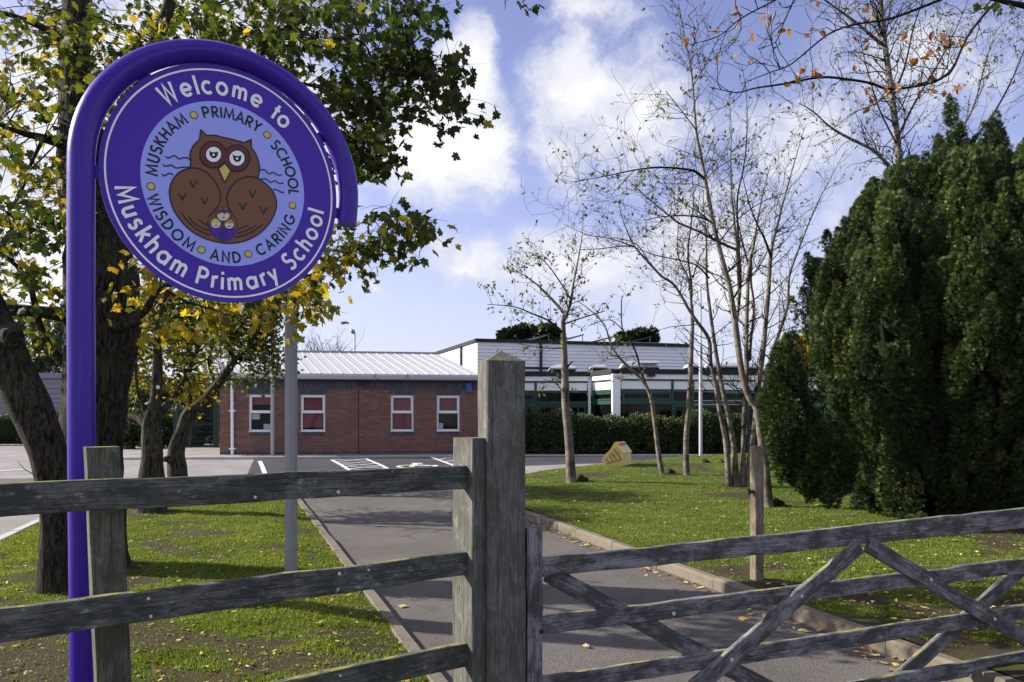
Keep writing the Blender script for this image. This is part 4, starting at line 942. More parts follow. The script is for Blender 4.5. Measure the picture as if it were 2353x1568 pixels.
def facade(P_, a0, a1, mull, solid=False, sill=1.25, doors=()):
    P_.one('fascia', M['black'], gb, a0 - .0, a1 + .0, ZF0, ZF1, -.10, .10)
    P_.one('white_band', M['white'], gb, a0, a1, ZW0, ZF0 - .003, -.08, .05)
    P_.one('green_rail', M['green'], gb, a0, a1, ZG0, ZW0 - .003, -.08, .03)
    P_.one('green_rail', M['green'], gb, a0, a1, ZT0, ZP0 - .003, -.08, .03)
    P_.one('green_rail', M['green'], gb, a0, a1, ZL1, ZU0 - .003, -.08, .03)
    P_.one('green_rail', M['green'], gb, a0, a1, sill - .10, sill, -.08, .04)
    P_.one('apron_wall', M['brick_blue'], gb, a0, a1, .3, sill - .103, -.10, .0)
    for m_ in mull: P_.one('mullion', M['green'], gb, m_ - .04, m_ + .04, sill + .003, ZG0 - .003, -.07, .036)
    ed = sorted([a0] + list(mull) + [a1])
    for i, (x0, x1) in enumerate(zip(ed, ed[1:])):
        if x1 - x0 < .15: continue
        P_.one('white_panel', M['white'], gb, x0 + .045, x1 - .045, ZP0 + .003, ZG0 - .006, -.05, -.005)
        u = P_.one('pane', M['glass'], gb, x0 + .042, x1 - .042, ZU0 + .003, ZT0 - .006, -.05, -.02)
        l_ = P_.one('pane', M['glass'], gb, x0 + .042, x1 - .042, sill + .006, ZL1 - .006, -.05, -.02)
        if i % 3 == 0:     # opening top light with its own casement
            fr = MB(); q0, q1, r0, r1 = x0 + .05, x1 - .05, ZU0 + .01, ZT0 - .012
            for (b0, b1, d0, d1) in ((q0, q0 + .09, r0, r1), (q1 - .09, q1, r0, r1), (q0 + .09, q1 - .09, r0, r0 + .06), (q0 + .09, q1 - .09, r1 - .08, r1)): P_.box(fr, b0, b1, d0, d1, -.018, .028)
            fr.build('casement', M['green'], gb)
        else:
            fr = MB(); q0, q1, r0, r1 = x0 + .05, x1 - .05, sill + .01, ZL1 - .012; xm = (q0 + q1) / 2; t_ = .08
            for (b0, b1, d0, d1) in ((q0, q0 + t_, r0, r1), (q1 - t_, q1, r0, r1), (q0 + t_, q1 - t_, r0, r0 + t_), (q0 + t_, q1 - t_, r1 - t_, r1), (xm - .03, xm + .03, r0 + t_, r1 - t_)): P_.box(fr, b0, b1, d0, d1, -.018, .026)
            fr.build('casement', M['green'], gb)
facade(P1, s0, s1 - .12, [P1.s(1231), P1.s(1305)])
facade(P2, .12, s2 - .16, [])
facade(P3, .16, s3, [P3.s(x) for x in (1545, 1592, 1652, 1714, 1800, 1900)])
for P_, a, w_ in ((P1, s1 - .06, .05), (P3, .0, .14)):
    P_.one('corner_post', M['white'], gb, a - w_, a + w_, .3, ZF0 - .003, -.1, .06 if w_ > .1 else .03)
P3.one('white_panel', M['white'], gb, P3.s(1688), P3.s(1714), P3.z(1700, 1012), P3.z(1700, 976), .002, .05)
for P_, px_ in ((P1, 1290), (P3, 1493)): s_ = P_.s(px_); P_.one('floodlight', M['black'], gb, s_ - .12, s_ + .12, ZW0 + .08, ZW0 + .17, .053, .25)
def dome(px_, py0, py1, wpx, Y, kind):
    c = at(px_, py0, Y); w_ = wpx / 2 * Y / F; h = (py0 - py1) * Y / F; mb = MB()
    o = empty('rooflight', c, None, None); bpy.data.objects.remove(o)
    if kind == 'dome':
        for i, (r_, z) in enumerate(((1, 0), (1, .25), (.8, .62), (.45, .92), (.0, 1))):
            for (sx, sy) in ((-1, -1), (1, -1), (1, 1), (-1, 1)): mb.v.append((c.x + sx * w_ * max(r_, .1), c.y + sy * w_ * max(r_, .1), c.z + h * z))
        for i in range(4):
            for j in range(4): mb.f.append((i * 4 + j, i * 4 + (j + 1) % 4, (i + 1) * 4 + (j + 1) % 4, (i + 1) * 4 + j)); mb.m.append(0)
        mb.f.append((16, 17, 18, 19)); mb.m.append(0)
        mb.build('rooflight', M['dome'], gb)
    else:
        mb.box((c.x - w_ * .8, c.y - w_ * .8, c.z), (c.x + w_ * .8, c.y + w_ * .8, c.z + h * .35)); mb.box((c.x - w_ * .6, c.y - w_ * .6, c.z + h * .35), (c.x + w_ * .6, c.y + w_ * .6, c.z + h * .62))
        mb.hexa([(c.x + sx * w_ * q, c.y + sy * w_ * q, c.z + h * z) for z, q in ((.62, 1), (.98, .75)) for sx, sy in ((-1, -1), (1, -1), (1, 1), (-1, 1))]); mb.build('roof_vent', M['dome'], gb)
    mbk = MB(); mbk.box((c.x - w_ * .9, c.y - w_ * .9, ZF1 - .03), (c.x + w_ * .9, c.y + w_ * .9, c.z)); mbk.build('upstand', M['dark'], gb)
for a_d in ((1292, 851, 838, 62, 29.5, 'dome'), (1375, 848, 838, 40, 29.8, 'dome'), (1448, 846, 831, 46, 28.8, 'dome'), (1489, 846, 830, 48, 28.3, 'vent'), (1600, 846, 833, 50, 29, 'dome'), (1640, 846, 832, 46, 28.6, 'dome'), (1680, 846, 833, 46, 28.8, 'dome'), (1722, 848, 836, 44, 29, 'dome')): dome(*a_d)
# soil bed with hedge in front of the classrooms, kerbed pavement in front of the brick wing
mb = MB(); mb.add([(-.4, 24.75, .31), (16, 25.3, .31), (16, 26.9, .50), (3.9, 26.25, .48), (-.4, 27.8, .5)], [(0, 1, 2, 3, 4)]); tag(mb.build('planting_bed', M['soil']), kind='structure')
kerb('kerb_block', [(-.55, 24.72), (4, 24.75), (10, 24.95), (16, 25.3)], .91, .12, .07, M['kerb_pale'], 'kerb')
mb = MB(); pv = [(-13.5, 22.75), (-8, 23.15), (-.6, 24.65), (-.6, 25.9), (-9.6, 24.45), (-9.9, 31), (-13.5, 31)]; mb.prism([(x, y, .30) for x, y in pv], (0, 0, .075)); tag(mb.build('pavement', M['asphalt_pale']), kind='structure')
kerb('kerb_block', [(-13.5, 22.70), (-8, 23.09), (-.6, 24.58)], .91, .12, .085, M['kerb_pale'], 'kerb')

# ---- road paint
def mark(name, quads, label, cat='road marking', group=None):
    root = None; mb = MB()
    for i, q in enumerate(quads): mb.add([(p[0], p[1], zg(p[1]) + .014 + .0006 * (i % 5)) for p in q], [(0, 1, 4, 5), (1, 2, 3, 4)] if len(q) == 6 else [tuple(range(len(q)))])
    o = mb.build(name, M['paint']); tag(o, label, cat, group); return o
def gline(a, b, w_=.1):
    a, b = gp(*a), gp(*b); d = (b - a); d.z = 0; d.normalize(); n_ = Vector((-d.y, d.x, 0)) * w_ / 2
    if (a.y - 20) * (b.y - 20) < 0:
        m_ = a.lerp(b, (20 - a.y) / (b.y - a.y)); return [a - n_, m_ - n_, b - n_, b + n_, m_ + n_, a + n_]
    return [a - n_, b - n_, b + n_, a + n_]
mark('bay_line', [gline((597, 1061), (612, 1098), .11)], 'single white painted bay line left of the steel lamp column')
def hatch(c, n, nm, label):
    A_, B_, C_, D_ = c; qs = [gline(A_, D_, .1), gline(B_, C_, .1), gline(A_, B_, .08)]
    for i in range(n):
        f0, f1 = i / n, (i + 1) / n
        L_ = lambda p, q, t: (p[0] + (q[0] - p[0]) * t, p[1] + (q[1] - p[1]) * t)
        qs.append(gline(L_(A_, D_, f0), L_(B_, C_, f1), .06)); qs.append(gline(L_(B_, C_, f0), L_(A_, D_, f1), .06))
    return mark(nm, qs, label)
hatch(((762, 1058), (841, 1055.5), (900, 1083), (806, 1084)), 5, 'hatched_bay', 'white cross-hatched strip between parking bays under the brick wall')
hatch(((990, 1051.5), (1050, 1050), (1140, 1078), (1062, 1080)), 5, 'hatched_bay', 'white cross-hatched strip half hidden behind the timber end post')
qs = []; cc = gp(950, 1073)
for i in range(14):
    a0, a1 = R(20 + 300 * i / 14), R(20 + 300 * (i + 1) / 14); qs.append([(cc.x + r_ * 1.0 * math.cos(t), cc.y + r_ * 1.2 * math.sin(t)) for r_, t in ((.36, a0), (.46, a0), (.46, a1), (.36, a1))])
qs += [[(cc.x - .12, cc.y - .1), (cc.x + .02, cc.y - .1), (cc.x + .02, cc.y + .9), (cc.x - .12, cc.y + .9)], [(cc.x + .02, cc.y + .25), (cc.x + .5, cc.y + .25), (cc.x + .5, cc.y + .38), (cc.x + .02, cc.y + .38)], [(cc.x + .5, cc.y - .4), (cc.x + .62, cc.y - .4), (cc.x + .62, cc.y + .38), (cc.x + .5, cc.y + .38)], [(cc.x - .2, cc.y + 1.0), (cc.x + .1, cc.y + 1.0), (cc.x + .1, cc.y + 1.3), (cc.x - .2, cc.y + 1.3)]]
mark('wheelchair_symbol', qs, 'white painted wheelchair symbol in the dark parking bay')
for y_ in (1062, 1072, 1046): pass
mark('bay_line', [gline((0, 1084), (60, 1079), .1)], 'faint white painted line across the pale car park at far left')
# ------------------------------------------------------------------ grit bin lying tipped at the lawn edge
gb_ = lp(1415, 1073); gbin = empty('grit_bin', gb_, 'faded yellow plastic grit bin tipped over at the lawn edge', 'grit bin')
def gq(x, y, dy=0.0):   # photo detail coordinates on the bin's near face
    px_, py_ = (1950 + x / 3.409) / 1.632, (1300 + y / 3.409) / 1.632; return at(px_, py_, gb_.y + dy)
near = [(1035, 1462), (1070, 1400), (1150, 1320), (1195, 1250), (1215, 1235), (1305, 1365), (1308, 1545), (1130, 1545), (1105, 1510)]
mb = MB(); a = [gq(x, y, (x - 1308) / 1308 * .0) for x, y in near]; off = gq(1420, 1350, .62) - gq(1305, 1365)
mb.prism(a, off); mb.build('bin_body', M['grit'], gbin)
for (x0, y0, x1, y1) in ((1105, 1500, 1305, 1440), (1195, 1300, 1285, 1425), (1165, 1350, 1235, 1440), (1135, 1385, 1190, 1462), (1100, 1430, 1130, 1480)):
    mb = MB(); mb.tube([gq(x0, y0, -.012), gq(x1, y1, -.012)], .012, 6); mb.build('rib', M['grit_rib'], gbin)
mb = MB(); mb.prism([p + Vector((0, -.0, .0)) for p in (gq(1190, 1245, -.02), gq(1215, 1222, -.02), gq(1318, 1362, -.02), gq(1295, 1375, -.02))], off * 1.03); mb.build('lid', M['grit'], gbin)
nrm = (gq(1305, 1365) - gq(1215, 1235)).cross(off).normalized(); nrm = nrm if nrm.z > 0 else -nrm
c0 = gq(1225, 1235); du = (gq(1305, 1365) - gq(1215, 1235)) ; mb = MB(); mb.prism([c0 + du * t + off * s + nrm * .03 for t, s in ((.05, .2), (.3, .2), (.3, .85), (.05, .85))], nrm * .002); mb.build('sticker', M['decal'], gbin)
# ------------------------------------------------------------------ vegetation
def maple_template():
    half = [(0, 0), (.16, -.10), (.34, -.03), (.27, .13), (.54, .27), (.40, .36), (.43, .50), (.22, .47), (.24, .66), (.12, .70), (0, .98)]
    V = [(y, x, -.22 * abs(x) - .25 * (y - .3) ** 2) for x, y in half] + [(y, -x, -.22 * abs(x) - .25 * (y - .3) ** 2) for x, y in half[1:-1]]
    n = len(half); A = list(range(n)); B = [0, n - 1] + list(range(2 * n - 3, n - 1, -1))
    V += [(-.45, .012, .02), (-.45, -.012, .02), (0, -.012, 0), (0, .012, 0)]; k = len(V) - 4      # stalk
    return np.array(V), [tuple(A), tuple(B), (k, k + 1, k + 2, k + 3)]
def oval_template():
    h = [(0, 0), (.18, .16), (.5, .24), (.8, .14), (1, 0)]
    V = [(x, y, -.35 * y - .12 * (x - .4) ** 2) for x, y in h] + [(x, -y, -.35 * y - .12 * (x - .4) ** 2) for x, y in h[1:-1]]
    return np.array(V), [(0, 1, 2, 3, 4), (0, 4, 7, 6, 5)]
def spray_template():
    V, Fc = [], []
    for a, l in ((0, 1.0), (30, .8), (-34, .75)):
        c, s = math.cos(R(a)), math.sin(R(a)); w_ = .085; b = .12 if a else 0; k = len(V); z = .18 * math.sin(R(a * 3))
        V += [(b, 0, 0), (b + c * l * .5 - s * w_, s * l * .5 + c * w_, z * .5 + .04), (b + c * l, s * l, z), (b + c * l * .5 + s * w_, s * l * .5 - c * w_, z * .5 - .04)]
        Fc.append((k, k + 1, k + 2, k + 3))
    return np.array(V), Fc
def quad_template(): return np.array([(0, 0, 0), (.5, .28, .06), (1, 0, 0), (.5, -.28, .06)]), [(0, 1, 2, 3)]
T_MAPLE, T_OVAL, T_SPRAY, T_QUAD = maple_template(), oval_template(), spray_template(), quad_template()
def rand_dirs(n): v = rng.normal(size=(n, 3)); return v / np.linalg.norm(v, axis=1, keepdims=True)
def hang_frames(n, down=.7, spread=1.0):
    x = rand_dirs(n) * spread; x[:, 2] -= down; z = rand_dirs(n) * .9; z[:, 2] += .5; return frames(x, z)
def leaf_parts(root, template, pos, rot, scl, tint, mat, nsingle=300, name='leaf', stuff='foliage'):
    """the leaves that show largest become objects of their own, the rest one joined part"""
    T, TF = template; pos = np.asarray(pos); n = len(pos)
    d = np.where(pos[:, 1] > .3, scl / np.maximum(pos[:, 1], .3), 0); px_ = CX + F * pos[:, 0] / np.maximum(pos[:, 1], .1); py_ = HY - F * (pos[:, 2] - EYE) / np.maximum(pos[:, 1], .1)
    d[(px_ < 0) | (px_ > 2353) | (py_ < 0) | (py_ > 1568)] = 0
    order = np.argsort(-d); one = order[:nsingle]; rest = order[nsingle:]
    o3 = np.array(org(root)); meshes = []
    for v_ in range(7):
        me = bpy.data.meshes.new(name); me.from_pydata([tuple(p) for p in T], [], TF); me.materials.append(mat)
        a = me.attributes.new('tint', 'FLOAT', 'POINT'); q = float(np.quantile(tint, (v_ + .5) / 7)); a.data.foreach_set('value', [q] * len(T)); meshes.append((q, me))
    for i in one:
        me = min(meshes, key=lambda m: abs(m[0] - tint[i]))[1]
        m4 = np.eye(4); m4[:3, :3] = rot[i] * scl[i]; m4[:3, 3] = pos[i] - o3; inst(name, me, root, mat=Matrix(m4.tolist()))
    if len(rest):
        h_ = len(rest) // 2; T2 = T * np.array([.92, .8, 2.7]); V, fc = scatter(T, TF, pos[rest[:h_]], rot[rest[:h_]], scl[rest[:h_]]); V2, fc2 = scatter(T2, TF, pos[rest[h_:]], rot[rest[h_:]], scl[rest[h_:]])
        k0 = len(V); V = np.concatenate([V, V2]); fc = fc + [f_ + k0 for f_ in fc2]; np_mesh(stuff, V, fc, mat, root, tint=np.repeat(tint[rest], len(T)), kind='stuff')
def limb(root, name, pts, Y0, Y1, mat, k=8, n=4, wob=.0, zbase=None):
    """trace of (px, py, width px) with depth running from Y0 to Y1, as one tapered tube"""
    L = [0.0]
    for a, b in zip(pts, pts[1:]): L.append(L[-1] + math.hypot(b[0] - a[0], b[1] - a[1]))
    rows = []
    for (x, y, w_), l in zip(pts, L):
        Y = Y0 + (Y1 - Y0) * l / L[-1]; p = at(x, y, Y); rows.append((p.x, p.y, p.z, w_ / 2 * Y / F))
    if zbase is not None: rows[0] = (*rows[0][:2], zbase - .12, rows[0][3])
    S = smooth_path(rows, n); mb = MB(); mb.tube([tuple(r[:3]) for r in S], [max(.0012, r[3]) for r in S], k, wob=wob); mb.build(name, mat, root, smooth=True)
    return S
def grow(mb, p, d, L, r, lev, tips, curl=.25, up=.12, kids=3, k=3):
    P = [p.copy()]; rad = [r]; n = 4; d = d.normalized()
    for i in range(n):
        d = (d + Vector((random.gauss(0, curl), random.gauss(0, curl), random.gauss(0, curl) + up))).normalized(); P.append(P[-1] + d * L / n); rad.append(max(.0022, r * (1 - .7 * (i + 1) / n)))
    mb.tube(P, rad, k, caps=False)
    for q in P[2:]: tips.append((q, d.copy()))
    if lev > 0:
        for _ in range(kids):
            i = random.randint(1, n); dd = (d + Vector((random.gauss(0, .8), random.gauss(0, .8), random.gauss(0, .6)))).normalized(); grow(mb, P[i], dd, L * random.uniform(.35, .65), rad[i] * .7, lev - 1, tips, curl, up, kids, 3)
def twig_along(mb, S, cnt, Lr_, lev, tips, f0=.25, rr=.35, side=1.0, up=.25, kids=3, fwd=.5):
    n = len(S)
    for _ in range(cnt):
        i = min(n - 2, int(n * (f0 + (1 - f0) * random.random()))); p = Vector(S[i][:3]); t = (Vector(S[i + 1][:3]) - p).normalized()
        o = Vector((random.gauss(0, 1), random.gauss(0, .6), random.gauss(0, .7))); o = (o - t * o.dot(t)).normalized()
        d = (t * fwd + o * side + Vector((0, 0, up))).normalized(); grow(mb, p, d, random.uniform(*Lr_), max(.004, min(.014, S[i][3] * rr)), lev, tips, kids=kids)
def tree_leaves(root, tips, count, size, template, mat, tlo, thi, nsingle=0, down=.6):
    if not tips or count == 0: return
    pick = [tips[random.randrange(len(tips))][0] for _ in range(count)]; pos = np.array([tuple(p) for p in pick]) + rng.normal(0, .015, (count, 3))
    rot = hang_frames(count, down); scl = size * (.65 + .6 * rng.random(count)); tint = np.clip(tlo + (thi - tlo) * rng.beta(2, 2, count), 0, 1)
    leaf_parts(root, template, pos, rot, scl, tint, mat, nsingle)

# ---- big maple behind the sign
mp = empty('maple_tree', Vector((at(212, 1320, 7).x, 7.0, zg(7) + .07)), 'large dark-trunked maple with green and yellow leaves directly behind the sign', 'tree')
TB = M['bark_maple']; skel = []
skel.append(limb(mp, 'trunk', [(214, 1330, 175), (212, 1250, 142), (210, 1100, 132), (210, 1000, 132), (220, 880, 140), (236, 760, 156), (234, 690, 152), (228, 580, 140), (205, 450, 122), (186, 320, 98), (178, 180, 74), (177, 60, 62), (178, -120, 52)], 7.0, 7.2, TB, 20, 6, .16, zg(7)))
def ml(pts, a, b, nm='branch', k=9): S = limb(mp, nm, pts, a, b, TB, k, 4, .1); skel.append(S); return S
ml([(215, 720, 44), (160, 724, 38), (117, 720, 31), (73, 715, 27), (15, 712, 26), (-70, 700, 22)], 7.0, 6.4)
ml([(205, 880, 26), (152, 838, 22), (117, 802, 18), (94, 755, 17), (80, 700, 15), (67, 649, 12), (33, 606, 9), (0, 579, 6), (-30, 560, 4)], 7.1, 6.4)
ml([(200, 420, 40), (160, 342, 30), (100, 318, 20), (50, 306, 13), (-20, 280, 8)], 7.1, 6.2)
ml([(230, 470, 60), (270, 320, 46), (320, 190, 34), (368, 70, 28), (392, 0, 25), (405, -90, 20)], 7.1, 6.6)
ml([(240, 520, 50), (330, 380, 38), (410, 230, 30), (462, 100, 25), (480, 20, 22), (490, -80, 18)], 7.1, 7.6)
ml([(360, 340, 26), (470, 260, 22), (560, 180, 18), (613, 103, 15), (655, 70, 13), (712, 40, 11), (790, 0, 8), (880, -30, 5)], 7.2, 6.0)
ml([(613, 103, 9), (700, 110, 8), (790, 130, 7), (880, 150, 5), (960, 170, 3.5), (1040, 160, 2)], 6.3, 5.6)
ml([(560, 180, 9), (680, 190, 8), (790, 215, 6), (880, 240, 4.5), (970, 250, 3), (1050, 238, 1.8)], 6.6, 5.8)
ml([(640, 195, 6), (740, 260, 5), (820, 320, 4), (860, 370, 2.5)], 6.5, 6.0)
ml([(250, 760, 30), (305, 742, 22), (333, 716, 17), (352, 682, 14), (372, 660, 12), (450, 630, 9), (560, 640, 7), (660, 660, 4)], 6.9, 6.0)
ml([(560, 640, 7), (690, 640, 6), (780, 592, 5), (850, 562, 4), (905, 536, 3), (992, 520, 1.5)], 6.2, 5.6)
ml([(700, 640, 4), (720, 680, 3), (745, 725, 2)], 5.9, 5.8)
ml([(372, 660, 8), (420, 690, 6), (500, 715, 4), (570, 740, 2.5)], 6.2, 5.8)
ml([(178, 120, 26), (110, 70, 18), (40, 40, 12), (-30, 20, 8)], 7.1, 6.3)
ml([(100, 318, 9), (70, 380, 7), (50, 440, 5), (20, 490, 3)], 6.5, 6.1)
# twigs and leaf clusters; each cluster hangs on a twig from the nearest limb
sk = np.concatenate([s[:, :3] for s in skel]); skr = np.concatenate([s[:, 3] for s in skel])
#        px   py   rx   ry   Y0   Y1   clusters tint
CL = [(80, 70, 130, 110, 5.6, 8.2, 34, .55), (260, 60, 130, 100, 5.6, 8.2, 30, .50), (420, 60, 120, 80, 5.5, 8.4, 30, .50), (560, 60, 130, 90, 5.4, 8.0, 38, .46), (700, 60, 120, 100, 5.3, 7.6, 34, .38),
      (830, 50, 120, 90, 5.2, 7.0, 34, .32), (940, 30, 75, 60, 5.2, 6.6, 16, .22), (900, 150, 100, 60, 5.3, 6.6, 18, .34), (1010, 160, 55, 36, 5.3, 6.2, 11, .22), (1010, 240, 60, 26, 5.4, 6.2, 10, .24), (880, 240, 80, 50, 5.4, 6.6, 16, .30),
      (820, 200, 90, 80, 5.5, 7, 17, .38), (830, 320, 60, 55, 5.6, 6.6, 22, .30), (860, 360, 45, 35, 5.6, 6.4, 9, .35), (740, 190, 80, 80, 5.6, 7.2, 18, .36), (60, 210, 110, 90, 5.6, 7.8, 22, .52), (70, 360, 90, 60, 5.8, 7.4, 12, .62), (40, 470, 80, 70, 5.8, 7.2, 15, .60),
      (110, 470, 55, 60, 5.8, 7.0, 12, .62), (75, 530, 80, 40, 5.8, 7.2, 20, .30), (40, 640, 70, 70, 5.8, 7.6, 16, .55), (110, 670, 50, 60, 6, 7.6, 10, .5), (60, 780, 60, 40, 6.4, 8, 8, .6), (260, 200, 70, 80, 5.8, 7.8, 22, .45),
      (330, 660, 30, 50, 5.8, 6.5, 5, .84), (370, 720, 50, 36, 5.6, 6.4, 3, .84), (470, 725, 80, 30, 5.6, 6.5, 4, .84), (570, 730, 60, 30, 5.6, 6.4, 3, .80), (520, 690, 110, 26, 5.8, 6.6, 3, .78), (640, 690, 40, 30, 5.8, 6.4, 5, .6),
      (720, 670, 40, 50, 5.4, 6.2, 7, .74), (700, 715, 25, 25, 5.4, 6, 4, .75), (800, 575, 50, 36, 5.4, 6.1, 7, .62), (870, 545, 50, 30, 5.4, 6.0, 7, .46), (950, 525, 40, 18, 5.4, 5.9, 6, .46), (850, 600, 40, 20, 5.4, 6, 4, .45), (770, 620, 45, 26, 5.5, 6.1, 5, .66), (885, 500, 25, 25, 5.5, 6.0, 4, .5)]
tw = MB(); LP_, LT = [], []
for (px_, py_, rx, ry, Y0, Y1, nc, tn) in CL:
    for _ in range(int(nc * .82 + .5)):
        while True:
            a, b = random.uniform(-1, 1), random.uniform(-1, 1)
            if a * a + b * b < 1: break
        c = at(px_ + a * rx, py_ + b * ry, random.uniform(Y0, Y1)); i = int(np.argmin(((sk - np.array(c)) ** 2).sum(1) + .02 * rng.random(len(sk)))); s = Vector(sk[i])
        m_ = s.lerp(c, .5) + Vector((random.gauss(0, .06), random.gauss(0, .06), .06)); Q = smooth_path([tuple(s), tuple(m_), tuple(c)], 3)
        l_ = (c - s).length; tw.tube(Q, np.linspace(min(.010, .004 + .004 * l_, skr[i]), .0022, len(Q)), 4, caps=False)
        for __ in range(3):
            e = c + Vector((random.gauss(0, .13), random.gauss(0, .13), random.gauss(-.02, .09))); tw.tube([c, c.lerp(e, .5) + Vector((0, 0, .02)), e], [.0022, .0018, .0012], 3, caps=False)
            for ___ in range(random.randint(3, 5)):
                q = e.lerp(c, random.uniform(-.2, .7)); LP_.append((q.x + random.gauss(0, .05), q.y + random.gauss(0, .05), q.z + random.gauss(-.02, .04))); LT.append(min(.97, max(.02, random.gauss(tn, .17))))
o = tw.build('twigs', M['twig'], mp, smooth=True); o['kind'] = 'stuff'
n = len(LP_); leaf_parts(mp, T_MAPLE, np.array(LP_), hang_frames(n, .75), .062 + .042 * rng.random(n), np.array(LT), M['leaf_maple'], 298)
# a leafy twig end hanging into the top of the frame
tw = MB(); S = [(at(x, y, 5.0)) for x, y in ((1300, -60), (1230, -20), (1200, 5), (1215, 22), (1240, 18))]; tw.tube(S, [.006, .005, .004, .003, .002], 4); tw.tube([at(1230, -20, 5), at(1180, -10, 5), at(1165, 2, 5)], [.004, .003, .002], 4)
hb = empty('overhanging_branch', at(1300, -60, 5.0), 'small dark leafy twig hanging in from the top edge of the sky', 'branch'); tw.build('twig', M['twig'], hb)
q = [(1163, 6), (1205, 14), (1218, 24), (1228, 18), (1243, 15), (1213, 30), (1194, 8), (1222, 26)]; lp_ = np.array([tuple(at(x, y - 4, 5 + random.uniform(-.05, .05))) for x, y in q]); leaf_parts(hb, T_MAPLE, lp_, hang_frames(len(q), .9), np.full(len(q), .07), np.full(len(q), .12), M['leaf_maple'], 10)

# ---- leaning trunk at the far left
lt = empty('leaning_tree', Vector((at(125, 1385, 6.1).x, 6.1, zg(6.1) + .07)), 'thick leaning tree trunk with a sawn-off knot at the left edge', 'tree')
limb(lt, 'trunk', [(122, 1392, 92), (124, 1340, 70), (126, 1250, 64), (125, 1170, 62), (118, 1083, 72), (100, 1010, 80), (70, 936, 84), (33, 857, 84), (8, 790, 82), (-18, 730, 78), (-60, 640, 70), (-110, 520, 60)], 6.1, 5.9, TB, 22, 6, .12, zg(6.1))
S = [at(22, 772, 5.92), at(30, 774, 5.80)]; mb = MB(); mb.tube([at(20, 770, 5.95), at(29, 774, 5.82), at(31, 775, 5.80)], [.11, .085, .075], 14, wob=.15); kn = mb.build('knot', M['bark_maple_pale'], lt, smooth=True, sharp=50)
mb = MB(); mb.tube([at(31, 775, 5.803), at(31.2, 775, 5.795)], [.052, .045], 12); mb.build('hollow', M['twig'], kn)
tw = MB(); tw.tube([at(84, 1093, 6.0), at(58, 1080, 5.9), at(45, 1066, 5.88), at(40, 1058, 5.87)], [.004, .003, .002, .0012], 4); tw.build('twig', M['twig'], lt)

# ---- two field maples on the left lawn
def pxcl(root, CLs, T, mat, smin, smax, lf, sk=None, twm='twig', down=.5, nsingle=0, sig=.16, tsd=.16):
    LP_, LT = [], []; tw = MB()
    for (px_, py_, rx, ry, Y0, Y1, nc, tn) in CLs:
        for _ in range(nc):
            while True:
                a, b = random.uniform(-1, 1), random.uniform(-1, 1)
                if a * a + b * b < 1: break
            c = at(px_ + a * rx, py_ + b * ry, random.uniform(Y0, Y1))
            if sk is not None:
                i = int(np.argmin(((sk[:, :3] - np.array(c)) ** 2).sum(1) + .03 * rng.random(len(sk)))); s = Vector(sk[i][:3]); m_ = s.lerp(c, .5) + Vector((random.gauss(0, .1), random.gauss(0, .1), .08)); Q = smooth_path([tuple(s), tuple(m_), tuple(c)], 3); tw.tube(Q, np.linspace(min(.014, sk[i][3]), .003, len(Q)), 4, caps=False)
            for __ in range(lf): LP_.append((c.x + random.gauss(0, sig), c.y + random.gauss(0, sig), c.z + random.gauss(0, sig * .7))); LT.append(min(.98, max(.02, random.gauss(tn, tsd))))
    if sk is not None: o = tw.build('twigs', M[twm], root, smooth=True); o['kind'] = 'stuff'
    n = len(LP_); leaf_parts(root, T, np.array(LP_), hang_frames(n, down), smin + (smax - smin) * rng.random(n), np.array(LT), mat, nsingle)
BP = M['bark_maple_pale']
fa = empty('field_maple', Vector((at(346, 1185, 10.7).x, 10.7, zg(10.7) + .07)), 'gnarled low-forking maple with a white tree tag, nearer of the two left lawn trees', 'tree')
s1_ = limb(fa, 'trunk', [(346, 1186, 84), (346, 1150, 62), (348, 1095, 52), (349, 1040, 46), (347, 985, 40), (352, 945, 32), (358, 915, 26), (361, 878, 22), (361, 819, 19), (361, 780, 18), (368, 720, 12), (380, 660, 7)], 10.7, 10.7, BP, 16, 5, .2, zg(10.7))
s2_ = limb(fa, 'branch', [(350, 985, 26), (368, 955, 22), (384, 930, 18), (410, 900, 12), (440, 840, 9), (470, 760, 6)], 10.7, 11.4, BP, 10, 4, .15); s3_ = limb(fa, 'branch', [(345, 990, 24), (322, 965, 17), (296, 955, 12), (270, 925, 10), (250, 860, 8), (240, 790, 5)], 10.7, 11.3, BP, 9, 4, .15)
s4_ = limb(fa, 'branch', [(340, 962, 14), (330, 935, 11), (318, 905, 9), (312, 850, 7), (318, 760, 4)], 10.7, 10.3, BP, 8)
mb = MB(); mb.prism([Vector((p.x, p.y, p.z)) for p in ring_pts(at(363, 890, 10.52), .028, 12, (0, -1, 0))], (0, -.006, 0)); mb.build('tree_tag', M['paper'], fa)
pxcl(fa, [(320, 800, 45, 60, 11.0, 12.2, 34, .55), (360, 715, 60, 55, 10.9, 12, 54, .56), (300, 870, 30, 40, 11, 12, 14, .7), (430, 720, 70, 60, 10.5, 12, 60, .55), (400, 800, 50, 60, 10.8, 12, 40, .56), (420, 890, 40, 26, 10.8, 12, 16, .78), (310, 690, 40, 50, 10.4, 11.6, 14, .6), (250, 760, 50, 80, 10.4, 12, 16, .55)], T_MAPLE, M['leaf_field'], .055, .085, 14, np.concatenate([s1_[30:], s2_, s3_, s4_]), sig=.17)
fb = empty('field_maple', Vector((at(410, 1128, 13.9).x, 13.9, zg(13.9) + .07)), 'bent maple curving right in front of the brick building corner', 'tree')
